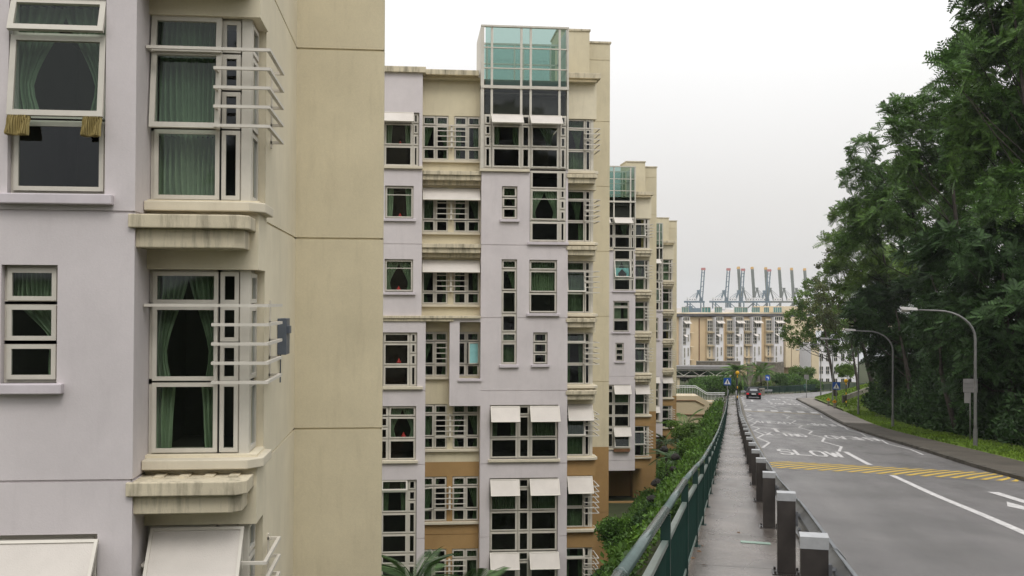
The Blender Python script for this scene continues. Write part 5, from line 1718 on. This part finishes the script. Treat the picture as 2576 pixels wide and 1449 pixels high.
def palm_frond(L_, droop, nl=28, wl=.0085, ll=.34):
    V = []; F = []
    def pt(t): return np.array([t * (1 - .25 * droop * t), 0, .25 * t - droop * t * t]) * L_
    for i in range(8):
        a, b = pt(i / 8), pt((i + 1) / 8); n = len(V); w_ = .03 * (1 - i / 9)
        V += [a + [0, -w_, 0], a + [0, w_, 0], b + [0, w_ * .8, 0], b + [0, -w_ * .8, 0]]; F.append([n, n + 1, n + 2, n + 3])
    for i in range(nl):
        t = .14 + .86 * i / nl; b = pt(t); s_ = pt(min(1, t + .03)) - b; s_ = s_ / (np.linalg.norm(s_) + 1e-9)
        l = ll * L_ * (.35 + .65 * math.sin(pi * min(1, .15 + .8 * t)))
        for sg in (-1, 1):
            d = np.array([s_[0] * .62, sg * .72, s_[2] * .62 - .30]) * l
            m_ = np.cross(d, [0, 0, 1.0]); m_ = m_ / (np.linalg.norm(m_) + 1e-9) * wl * L_
            n = len(V); V += [b, b + d * .5 + m_, b + d, b + d * .5 - m_]; F.append([n, n + 1, n + 2, n + 3])
    return np.array(V), np.array(F)


PF = [palm_frond(1.0, d) for d in (.45, .7, 1.0, 1.3)]
PFAR = [palm_frond(1.0, d, 30, .014, .36) for d in (.45, .7, 1.0, 1.3)]


def palm(label, base, head, L_, n, seed, group, m='palm', el=(-.1, 1.25), tr=.09, turn=None):
    g = np.random.default_rng(seed); base = Vector(base); head = Vector(head)
    o = empty('palm_tree', tuple(base), label=label, category='palm', group=group)
    mb = MB(); h = head - base
    mb.tube([(0, 0, -.2), h * .5 + Vector((.06, 0, 0)), h], [tr * 1.2, tr, tr * .9], 9); mb.build('trunk', 'bark', o, smooth=True)
    for i in range(n):
        V, F = (PF if L_ < 3 else PFAR)[int(g.integers(0, 4))]
        a = 2 * pi * (i * .381966) + g.uniform(-.2, .2) if turn is None else turn[i % len(turn)]
        e_ = g.uniform(*el)
        R_ = np.array((Euler((0, 0, a)).to_matrix() @ Euler((g.uniform(-.25, .25), -e_, 0)).to_matrix()))
        npmesh('frond', (V * L_ * g.uniform(.8, 1.15)) @ R_.T + np.array(h), F, m, o)


def bp(px, py, w, down): p = at(px, py, w); return (p.x, p.y, p.z - down)


GP = 'palms in the garden at the foot of the blocks'
palm('palm at the bottom edge whose fronds stand before the lilac pier', bp(1040, 1520, 27, 2), at(1040, 1490, 27), 1.55, 14, 81, GP, el=(.5, 1.35))
palm('palm at the bottom edge whose arching fronds cross the brown wall', bp(1165, 1560, 27, 2), at(1165, 1530, 27), 1.7, 12, 82, GP, el=(.5, 1.3))
palm('palm in the corner beside the stepped block seen below the roof terrace', bp(985, 1540, 24, 2), at(985, 1520, 24), 1.1, 10, 83, GP, el=(.3, 1.3))
palm('young palm in front of the brown void deck', bp(1675, 1120, 79, 3), at(1675, 1120, 79), 2.0, 13, 84, GP)
palm('palm under the stair parapet with yellow green fronds', bp(1722, 1075, 84, 3), at(1722, 1075, 84), 2.1, 14, 85, GP, 'hedge')
palm('low palm by the brown column, half hidden by the farthest block', bp(1690, 1160, 70, 2.5), at(1690, 1160, 70), 1.7, 11, 86, GP)
GQ = 'palms at the road bend'
palm('palm standing behind the amber beacon', bp(1852, 934, 166, 4.5), at(1852, 936, 166), 2.6, 34, 87, GQ, 'hedge')
palm('second palm, behind the blue turn sign', bp(1914, 937, 168, 4.5), at(1914, 939, 168), 2.6, 34, 88, GQ, 'hedge')
for i, (lab, x, y, w, rx, ry, mm) in enumerate((
        ('hedge below the truss footbridge', 1790, 975, 170, 55, 9, 'leaf'), ('clump of shrubs below the first palm', 1858, 972, 172, 24, 10, 'leaf_mid'),
        ('flowering shrub below the second palm', 1915, 972, 176, 24, 10, 'leaf_yellow'), ('hedge behind the far green railing', 1985, 958, 196, 34, 12, 'leaf'),
        ('tall shrubs under the tan balcony wall', 2012, 942, 205, 26, 16, 'leaf_mid'), ('shrubs filling the gap under the footbridge', 1740, 940, 196, 34, 8, 'leaf_dark'),
        ('shrub on top of the grass bank beside the white block', 2132, 935, 146, 24, 16, 'leaf_mid'), ('dark shrub below the bin', 2050, 968, 182, 26, 12, 'leaf'),
        ('shrubs at the left end of the stair platform', 1740, 985, 135, 30, 12, 'leaf'), ('climbers on the first stone wall', 1800, 950, 203, 40, 8, 'leaf_dark'))):
    shrub(lab, x, y, w, rx, ry, mm, 7, .62, 120 + i, group='shrubs around the road bend')


# leafy ground cover over the slope between the blocks and the railing
g = np.random.default_rng(91)
N = 9500
ss = 8 + 118 * g.random(N) ** 1.25; rr = -1.15 - 5.2 * g.random(N)
XY = np.array([tuple(P(a, b))[:2] for a, b in zip(ss, rr)])
loc = np.stack([XY[:, 0], XY[:, 1], terrain(XY[:, 0], XY[:, 1]) + g.random(N) * .4], 1)
for q, mm in ((0, 'hedge'), (1, 'leaf')):
    sel = (np.sin(loc[:, 0] * .9) + np.cos(loc[:, 1] * .6) + g.normal(size=N) * .6 > .2) == bool(q)
    ax = unit(np.array([-.3, -.3, 1.0])[None] + g.normal(size=(sel.sum(), 3)) * .4)
    V, F = scatter(*CLU[q], rot_from(ax, g.uniform(0, 6.28, sel.sum())), loc[sel], g.uniform(.26, .5, sel.sum()) * (.38 + ss[sel] / 75))
    npmesh('ground_cover', V, F, mm, kind='stuff', label='leafy ground cover on the slope below the railing')


# ------------------------------------------------------------------ wood behind the viewer: it shows in the window glass
g = np.random.default_rng(77)
cs = []
for i in range(46):
    x = g.uniform(-10, 60); y = -38 - g.uniform(0, 16) - .15 * x
    cs.append(((x, y, g.uniform(-2, 20)), g.uniform(3.5, 5.5)))
leafmass('woods', cs, 'leaf_dark', ROS, 3.0, 2.2, g, None, .4, kind='stuff', label='dark wood behind the viewer')

# ------------------------------------------------------------------ far apartment terrace closing the view
FA = radians(24); W0 = 238.0
fb = at(1850, 945, W0)
far = empty('apartment_terrace', tuple(fb), FA - YAW, label='long tan and white apartment terrace with dark roof edge behind the road bend', category='building')


def ex(px):
    u, u0 = (px - 1288) / FPX, (1850 - 1288) / FPX
    return W0 * (u - u0) / (cos(FA) - u * sin(FA))


def ez(py): return at(1850, py, W0).z - fb.z


def fbox(mb, x0, x1, y0, y1, t, b): mb.box(ex(x0), ex(x1), y0, y1, ez(b), ez(t))


def fwin(x0, x1, y, t, b, nx, ny, m='far_glass', fr=.11):
    X0, X1, Z0, Z1 = ex(x0), ex(x1), ez(b), ez(t)
    mb = MB(); mb.box(X0, X1, y - .02, y + .02, Z0, Z1); w = mb.build('window', m, far)
    f = MB(); h = fr / 2
    for i in range(nx + 1):
        x = X0 + (X1 - X0) * i / nx; f.box(x - h, x + h, y - .10, y - .03, Z0, Z1)
    for i in range(ny + 1):
        z = Z0 + (Z1 - Z0) * (i / ny) ** 1.0; f.box(X0, X1, y - .12, y - .025, z - h, z + h)
    f.build('frame', 'frame', w)


mb = MB(); fbox(mb, 1690, 2036, 0, 12, 797, 945); mb.build('wall', 'far_beige', far)
mb = MB(); fbox(mb, 1690, 2036, -.9, 12.5, 789.5, 794.6); mb.build('roof_edge', 'fascia', far)
mb = MB(); fbox(mb, 1690, 2036, .3, 12, 787.6, 789.4); mb.build('parapet', 'far_cream', far)
TW = [(1707.3, 1725.5, 0), (1789.7, 1809.4, 1), (1838.9, 1860, 2), (1883, 1904.6, 3), (1937.1, 1959.8, 4)]
for x0, x1, i in TW:
    xm = (x0 + x1) / 2
    dy = (0, 0, .4, 1, 1.6)[i]
    mb = MB(); fbox(mb, xm, x1, -1.6, 0, 824, 866); fbox(mb, x0, x1, -1.6, 0, 866.01, 918); fbox(mb, x0, x0 + 1.2, -1.6, 0, 797, 866); fbox(mb, x1 - .6, x1, -1.6, 0, 797, 823.9); mb.build('wall', 'far_white', far, label='white stair tower')
    fwin(x0 + 1.3, x1 - .7, -1.3, 797, 823, 4, 3); fwin(x0 + 1.3, xm - .2, -1.3, 825, 864, 2, 5)
    fwin(x0 + 1.0, x1 - .6, -1.0, 772.5, 786, 4, 1, 'far_teal')
    if i in (1, 3, 4): fwin(x0 - 12 - (9 if i == 1 else 0), x0 + .8, .6, 773, 786, 3, 1, 'far_teal')
    for a, b in ((x0 + 1.8, xm - .3), (xm + .3, x1 - .2)):
        s_ = MB(); X0, X1 = ex(a), ex(b); s_.quad((X0, -1.65, ez(807)), (X1, -1.65, ez(807)), (X1, -2.55, ez(812.6)), (X0, -2.55, ez(812.6))); s_.quad((X0, -2.55, ez(812.6)), (X1, -2.55, ez(812.6)), (X1, -2.5, ez(812.0)), (X0, -2.5, ez(812.0)))
        s_.build('sunshade', 'shade', far)
    s_ = MB(); X0, X1 = ex(x0 + 1.8), ex(xm - .1); s_.quad((X0, -1.65, ez(839.6)), (X1, -1.65, ez(839.6)), (X1, -2.5, ez(845)), (X0, -2.5, ez(845))); s_.build('sunshade', 'shade', far)
    fwin(xm + 3.5, xm + 6, -1.62, 840, 856, 1, 2); fwin(xm + 3.2, xm + 5.8, -1.62, 872, 892, 1, 2); fwin(x0 + 3.2, x0 + 5.8, -1.62, 872, 896, 1, 2)
    fwin(x0 + 3.2, x0 + 6, -1.62, 900, 914, 1, 2)
    # bay left of the tower, storey by storey
    if i:
        for t, b in ((806, 832), (840, 865.5), (872, 896), (901, 916)):
            bx = MB(); fbox(bx, x0 - 15, x0 - .6, -.55, 0, t - 4, b + 2); bx.build('bay', 'far_cream', far)
            fwin(x0 - 14, x0 - 1.2, -.6, t, b, 3, 3) if t < 870 or i in (2,) else fwin(x0 - 10, x0 - 7, -.6, t, b, 1, 3)
            l_ = MB(); fbox(l_, x0 - 15.5, x0 - .4, -1.3, 0, b + 2.3, b + 4.0); l_.build('ledge', 'far_cream', far)
    else:
        for t, b in ((806, 832), (842, 866), (875, 898)):
            bx = MB(); fbox(bx, x1 + .2, x1 + 8, -.5, 0, t - 3, b + 3); bx.build('bay', 'far_cream', far); fwin(x1 + .8, x1 + 6.5, -.56, t, b, 2, 1)
            l_ = MB(); fbox(l_, x1, x1 + 13, -1.3, 0, b + 3, b + 4.6); l_.build('ledge', 'far_cream', far)
for x in (1757.5,):
    p_ = MB(); fbox(p_, x, x + 1.6, -.18, 0, 800, 912); p_.build('downpipe', 'terracotta', far)
# roof clutter: plant screens and a tan roof house
for a, b, t in ((1727, 1741, 775), (1862, 1882, 779), (1812, 1836, 781)):
    mb = MB(); fbox(mb, a, b, 2, 6, t, 786.4); mb.build('roof_screen', 'far_white', far)
mb = MB(); fbox(mb, 1960.5, 2034, .4, 10, 770.5, 786.4); mb.build('roof_house', 'far_cream', far)
# tan end with a recessed balcony
mb = MB()
X0, X1, Z0, Z1 = ex(1962), ex(2036), ez(926), ez(797)
grid_wall(mb, fy(-2.2), X0, X1, Z0, Z1, [(ex(1995), ex(2028), ez(916), ez(893)), (ex(1988), ex(1990), ez(880), ez(848)), (ex(1975), ex(1976.5), ez(925), ez(848))], 1.5)
mb.quad((X0, -2.2, Z0), (X0, 0, Z0), (X0, 0, Z1), (X0, -2.2, Z1)); mb.quad((X1, -2.2, Z0), (X1, 0, Z0), (X1, 0, Z1), (X1, -2.2, Z1)); mb.quad((X0, -2.2, Z0), (X1, -2.2, Z0), (X1, 0, Z0), (X0, 0, Z0))
mb.build('wall', 'far_cream', far, label='cream end wall with a recessed balcony')
mb = MB(); mb.box(X0 + .5, X1 - .5, -.75, -.6, Z0 + .2, Z1 - .2); mb.build('balcony_back', 'brown', far)
mb = MB()
for i in range(7): mb.box(ex(2012), ex(2028), -1.9, -1.86, ez(916) + .15 * i, ez(916) + .15 * i + .06)
mb.build('balcony_screen', 'galv', far)

wb = at(2090, 985, 226)
lw = empty('white_apartment_house', tuple(wb), -YAW, label='white apartment house glimpsed through the trees on the grass bank', category='building', )
sc = 226 / FPX
mb = MB(); mb.box(-50 * sc, 70 * sc, 0, 9, -2, 120 * sc); mb.build('wall', 'far_white', lw)
mb = MB(); mb.box(-50 * sc, -32 * sc, -.6, 0, 5 * sc, 112 * sc); mb.build('wall', 'far_cream', lw, label='cream bay at the left end')
for x in (-28, -12, 8, 26, 44):
    for z in (14, 44, 76):
        mb = MB(); mb.box(x * sc, (x + 8) * sc, -.05, .01, z * sc, (z + 19) * sc); w_ = mb.build('window', 'far_glass', lw)
        f = MB()
        for i in range(3): f.box(x * sc, (x + 8) * sc, -.10, -.055, (z + 9.2 * i) * sc, (z + 9.2 * i + 1) * sc)
        f.box((x + 3.6) * sc, (x + 4.4) * sc, -.11, -.056, z * sc, (z + 19) * sc); f.build('frame', 'frame', w_)

# stone walls, pillar and footbridge at the bend
def stone_wall(px0, px1, pt, pb, w, label, curve=0.0, seed=0):
    g = np.random.default_rng(seed)
    a, b = at(px0, pb, w), at(px1, pb, w)
    o = empty('retaining_wall', tuple(a), label=label, category='wall')
    hgt = at(px0, pt, w).z - a.z; n = 14
    mb = MB(); t = at(px0, pt, w)
    pts = []
    for i in range(n + 1):
        q = a.lerp(b, i / n) - a; q += (CF * (-curve * sin(pi * i / n))); pts.append(Vector((q.x, q.y, 0)))
    back = Vector((CF.x, CF.y, 0)) * .8
    for i in range(n):
        p, q = pts[i], pts[i + 1]
        mb.prism([p, q, q + back, p + back], (0, 0, hgt))
    mb.build('wall', 'stone', o); mb = MB()
    for i in range(n):
        p, q = pts[i], pts[i + 1]; u = UP * hgt
        mb.prism([p - back * .1 + u, q - back * .1 + u, q + back * 1.1 + u, p + back * 1.1 + u], (0, 0, .22))
    mb.build('coping', 'kerb', o)


stone_wall(1753, 1863, 911, 970, 206, 'broad stone retaining wall below the white towers, behind the truss footbridge', 0, 1)
stone_wall(1905, 1972, 912, 966, 203, 'curved stone retaining wall right of the second palm', 2.5, 2)
mb = MB(); a = at(1887, 972, 196); hh_ = at(1887, 918, 196).z - a.z
mb.box(-.5, .5, -.5, .5, 0, hh_); mb.box(-.6, .6, -.6, .6, hh_ + .002, hh_ + .2); o = mb.build('stone_pillar', 'stone'); o.location = a
o['label'] = 'square stone pillar between the two palms'; o['category'] = 'pillar'

a = at(1700, 946, 192); o = empty('footbridge', tuple(a), -YAW, label='white truss footbridge with a grey roof left of the amber beacon', category='footbridge')
sc = 192 / FPX; L_ = 140 * sc; H_ = 14 * sc
mb = MB(); mb.bar((0, 0, 0), (L_, 0, .1), .14); mb.build('bottom_chord', 'bar', o)
mb = MB(); mb.bar((0, 0, H_), (L_, 0, H_ + .1), .14); mb.build('top_chord', 'bar', o)
mb = MB(); mb.box(-.5, L_ + .3, -.6, 2.6, H_ + .25, H_ + .85); mb.build('roof', 'sign_back', o)
mb = MB(); mb.box(0, L_, .1, 2.2, -.3, -.08); mb.build('deck', 'concrete', o)
for i in range(7):
    x0, x1 = L_ * i / 7, L_ * (i + 1) / 7
    mb = MB(); mb.bar((x0, 0, .1 if i % 2 else H_), (x1, 0, H_ if i % 2 else .1), .09); mb.build('diagonal', 'bar', o)
for x in (L_ * .06, L_ * .97):
    mb = MB(); mb.box(x - .2, x + .2, .6, 1.2, -5, -.3); mb.build('pier', 'far_cream', o)

# stair platform between the last block and the walkway
a = at(1703, 1060, 118); o = empty('stair_platform', tuple(a), -YAW, label='cream stair platform with white handrails joining the walkway beyond the last block', category='stairs')
sc = 118 / FPX
def sx(x): return (x - 1703) * sc
def sz(y): return (1060 - y) * sc
mb = MB(); mb.prism([(sx(1690), 0, sz(1085)), (sx(1786), 0, sz(1085)), (sx(1786), 0, sz(1012)), (sx(1778), 0, sz(1008)), (sx(1758), 0, sz(996)), (sx(1690), 0, sz(996))], (0, 3, 0)); mb.build('wall', 'far_cream', o)
mb = MB(); mb.box(sx(1779), sx(1826), .1, 3, sz(1085), sz(1012.5)); mb.build('wall', 'far_beige', o)
mb = MB(); mb.prism([(sx(1690), -.12, sz(1008.5)), (sx(1749), -.12, sz(1008.5)), (sx(1772), -.12, sz(1020)), (sx(1772), -.12, sz(1018.5)), (sx(1749), -.12, sz(1006.5)), (sx(1690), -.12, sz(1006.5))], (0, .11, 0)); mb.build('moulding', 'terracotta', o)
mb = MB(); mb.box(sx(1690), sx(1830), -.15, 3.1, sz(1043.5), sz(1042)); mb.build('moulding', 'terracotta', o)
path_ = [(1690, 971), (1750, 971), (1778, 988), (1824, 988)]
for dz in (0, .14):
    mb = MB(); mb.tube([(sx(x), .1, sz(y) - dz * 1.3) for x, y in path_], .045, 8); mb.build('handrail', 'white', o, smooth=True)
mb = MB()
x = 1692
while x < 1824:
    y = np.interp(x, [p[0] for p in path_], [p[1] for p in path_]); yb = np.interp(x, [1690, 1758, 1778, 1786, 1824], [996, 996, 1008, 1012.5, 1012.5])
    mb.box(sx(x) - .018, sx(x) + .018, .09, .12, sz(yb), sz(y)); x += 4.2 if x < 1778 else 3.4
mb.build('balusters', 'white', o, kind='stuff')
mb = MB(); mb.box(sx(1779), sx(1824), .06, .14, sz(1011), sz(1009.5)); mb.build('bottom_rail', 'white', o)

# stairs up the grass bank beside the second beacon
a = P(118, 12.2, z=bank_z(118, 12.2)); b = P(122.5, 15.4, z=bank_z(122.5, 15.4))
o = empty('bank_stairs', tuple(a), label='grey concrete stair parapet climbing the grass bank behind the right beacon', category='stairs')
mb = MB(); d = b - a; mb.bar((0, 0, .55), d + Vector((0, 0, .55)), .22, .5); mb.build('parapet', 'kerb', o)
mb = MB(); mb.box(-.2, .2, -.2, .2, -.3, .85); mb.build('newel', 'kerb_dark', o)
n_ = Vector((d.y, -d.x, 0)).normalized()
for i in range(8):
    mb = MB(); q = d * (i / 8); p2 = d * ((i + 1) / 8)
    mb.prism([q + n_ * .14, q + n_ * 1.3, Vector((p2.x, p2.y, q.z)) + n_ * 1.3, Vector((p2.x, p2.y, q.z)) + n_ * .14], (0, 0, d.z / 8 + .03)); mb.build('step', 'kerb_dark', o)

# ------------------------------------------------------------------ harbour
mb = MB(); mb.quad((-1500, 380, -44.6), (2100, 380, -44.6), (2100, 2150, -44.6), (-1500, 2150, -44.6))
mb.build('sea', mat('pale_sea', (0.30, 0.32, 0.33), 0.35, 0.05, 0.01, spec=0.5), kind='structure')
qa = [at(x, 800, w) for x, w in ((1500, 1560), (2300, 1660), (2300, 1900), (1500, 1800))]
mb = MB(); mb.prism([Vector((q.x, q.y, -44.4)) for q in qa], (0, 0, 3)); mb.build('quay', 'far_cream', kind='structure')


def crane(ptop, pbase, w, kind, label):
    """quay crane, boom raised; metres from the pixel outline at distance w"""
    k = w / FPX
    b = at(pbase[0], 759.5, w); gz_ = -41.4
    o = empty('quay_crane', (b.x, b.y, gz_), -YAW + radians(8 if kind == 'blue' else -8), label=label, category='crane', group='blue quay cranes' if kind == 'blue' else 'olive quay cranes')
    m = 'crane_blue' if kind == 'blue' else 'crane_green'
    sg = 1 if kind == 'blue' else -1
    G = b.z - gz_                       # girder height
    tx = (ptop[0] - pbase[0]) * k; tz_ = (759.5 - ptop[1]) * k
    # portal legs, one mesh each
    for x in (sg * 2, -sg * 20):
        for y in (-7, 7):
            mb = MB(); mb.bar((x, y, 0), (x, y, G), 1.6); mb.build('leg', m, o)
    mb = MB()
    for y in (-7, 7):
        mb.bar((sg * 2, y, G * .45), (-sg * 20, y, G * .45), 1.2); mb.bar((sg * 2, y, G * .48), (-sg * 20, y, G * .95), .9)
    mb.build('bracing', m, o, kind='stuff')
    mb = MB(); mb.box(-27, 5, -3.2, -1.4, G - 1.4, G + 1.6) if sg > 0 else mb.box(-5, 27, -3.2, -1.4, G - 1.4, G + 1.6)
    mb.build('girder', m, o)
    mb = MB(); mb.box(-27, 5, 1.4, 3.2, G - 1.4, G + 1.6) if sg > 0 else mb.box(-5, 27, 1.4, 3.2, G - 1.4, G + 1.6)
    mb.build('girder', m, o)
    x0 = min(-sg * 9, -sg * 22); mb = MB(); mb.box(x0, x0 + 13, -3.5, 3.5, G + 1.7, G + 6.2); h_ = mb.build('machinery_house', 'cabin', o)
    mb = MB(); mb.box(x0 - .3, x0 + 13.3, -3.8, 3.8, G + 6.2, G + 6.8); mb.build('roof', 'cabin', h_)
    mb = MB()
    for i in range(3): mb.box(x0 + 2 + i * 4, x0 + 3.6 + i * 4, -3.56, -3.5, G + 3, G + 4.6)
    mb.build('window', 'far_glass', h_)
    # boom: two box girders with cross pieces
    bw = 2.1 if kind == 'blue' else 1.2
    th = 1.5 if kind == 'blue' else 2.5
    d = Vector((tx, 0, tz_))
    mb = MB()
    for s_ in (-1, 1): mb.bar((s_ * bw, 0, G), Vector((s_ * bw, 0, G)) + d * .94, th, 1.6, (0, 1, 0))
    for t in (.12, .3, .46, .60, .76, .86):
        q = Vector((0, 0, G)) + d * t; mb.bar(q - Vector((bw, 0, 0)), q + Vector((bw, 0, 0)), .9)
    bm_ = mb.build('boom', m, o)
    mb = MB(); q = Vector((0, 0, G)) + d * .935; mb.bar(q - Vector((bw + .7, 0, 0)) , q - Vector((bw + .7, 0, 0)) + d * .05, 1.6); mb.bar(q + Vector((bw + .4, 0, 0)), q + Vector((bw + .4, 0, 0)) + d * .065, 1.6); mb.box(-bw - 1 + q.x, bw + 1 + q.x, -1, 1, q.z, q.z + d.z * .07)
    mb.build('boom_tip', 'crane_red' if kind == 'blue' else 'crane_yellow', bm_)
    # A-frame and stays
    ah = 17 if kind == 'blue' else 22
    apex = Vector((-sg * 4.0, 0, G + ah))
    for e_ in ((sg * 1.5, -2.5, G), (-sg * 10.5, -2.5, G), (sg * 1.5, 2.5, G), (-sg * 10.5, 2.5, G)):
        mb = MB(); mb.bar(e_, apex, 1.7); mb.build('frame_leg', m, o)
    mb = MB(); mb.box(apex.x - 2.2, apex.x + 2.2, -2, 2, apex.z - 1.0, apex.z + 1.6); mb.build('apex', m, o)
    mb = MB(); mb.bar(apex, (-sg * 24, -1.5, G + 3), .45); mb.bar(apex, (-sg * 17, -1.5, G + 3), .5); mb.bar(apex, Vector((0, 0, G)) + d * .45, .35); mb.build('stay', m, o, kind='stuff')


blue = [((1769.6, 674), (1763.5, 754)), ((1833, 675), (1827, 755)), ((1869.6, 676), (1864, 756)), ((1935.5, 677.5), (1929, 757))]
for i, (t, b) in enumerate(blue):
    crane(t, b, 1600 + 12 * i, 'blue', ['blue crane with red boom tip standing alone beside the farthest block', 'second blue red tipped crane from the left', 'blue red tipped crane crossing the first yellow tipped crane', 'blue red tipped crane crossing the third yellow tipped crane'][i])
olive = [((1857.5, 671), (1863, 754)), ((1892, 671.5), (1898, 755)), ((1926, 672.5), (1931.5, 756)), ((1960, 673), (1966, 757)), ((1991, 674), (1997, 758)), ((2024, 675), (2030, 758))]
for i, (t, b) in enumerate(olive):
    crane(t, b, 1655 + 14 * i, 'olive', ['leftmost of the olive cranes with yellow boom tips', 'second olive yellow tipped crane from the left', 'third olive yellow tipped crane from the left', 'fourth olive yellow tipped crane from the left', 'olive yellow tipped crane second from the tree', 'olive yellow tipped crane nearest the tree, partly behind leaves'][i])
g = np.random.default_rng(5)
for i, (x, wd, t, m) in enumerate(((1712, 22, 772, 'far_white'), (1733, 16, 770, 'crane_blue'), (1752, 18, 775, 'cabin'), (1784, 24, 776, 'far_white'), (1812, 20, 778, 'galv'), (1838, 26, 774, 'cabin'), (1872, 18, 777, 'far_white'), (1905, 26, 776, 'galv'), (1945, 30, 777, 'cabin'), (1990, 30, 777, 'far_white'))):
    w = 1540 + 5 * i; k = w / FPX; c = at(x, t, w)
    o = empty('container_stack', (c.x, c.y, -41.4), -YAW, label=['white', 'dark blue', 'cream', 'pale', 'grey', 'cream', 'small white', 'grey', 'wide cream', 'wide white'][i] + ' container stack under the cranes, ' + ['beside the farthest block', 'behind the first roof box', 'by the lone blue crane', 'right of the lone blue crane', 'between two blue cranes', 'below the first yellow tip', 'below the second yellow tip', 'below the third yellow tip', 'below the fourth yellow tip', 'beside the tree'][i], category='container stack', group='container stacks on the quay')
    H_ = c.z + 41.4; n = 5
    for j in range(n):
        mb = MB(); mb.box(-wd / 2 * k, wd / 2 * k, -4, 4, H_ * j / n + .1, H_ * (j + 1) / n); mb.build('container', m if (i + j) % 3 else ['crane_blue', 'cabin', 'galv'][(i + j) % 2], o)

# ------------------------------------------------------------------ air
hz = MB(); hz.box(-3300, 3300, -1700, 3500, -47, 66)
hm = bpy.data.materials.new('haze'); hm.use_nodes = True
t = hm.node_tree; t.nodes.clear()
o_ = t.nodes.new('ShaderNodeOutputMaterial'); pv = t.nodes.new('ShaderNodeVolumePrincipled')
pv.inputs['Color'].default_value = (0.93, 0.95, 0.97, 1); pv.inputs['Density'].default_value = 0.00017; pv.inputs['Anisotropy'].default_value = 0.0
t.links.new(pv.outputs[0], o_.inputs['Volume'])
hz.build('haze', hm, kind='stuff')
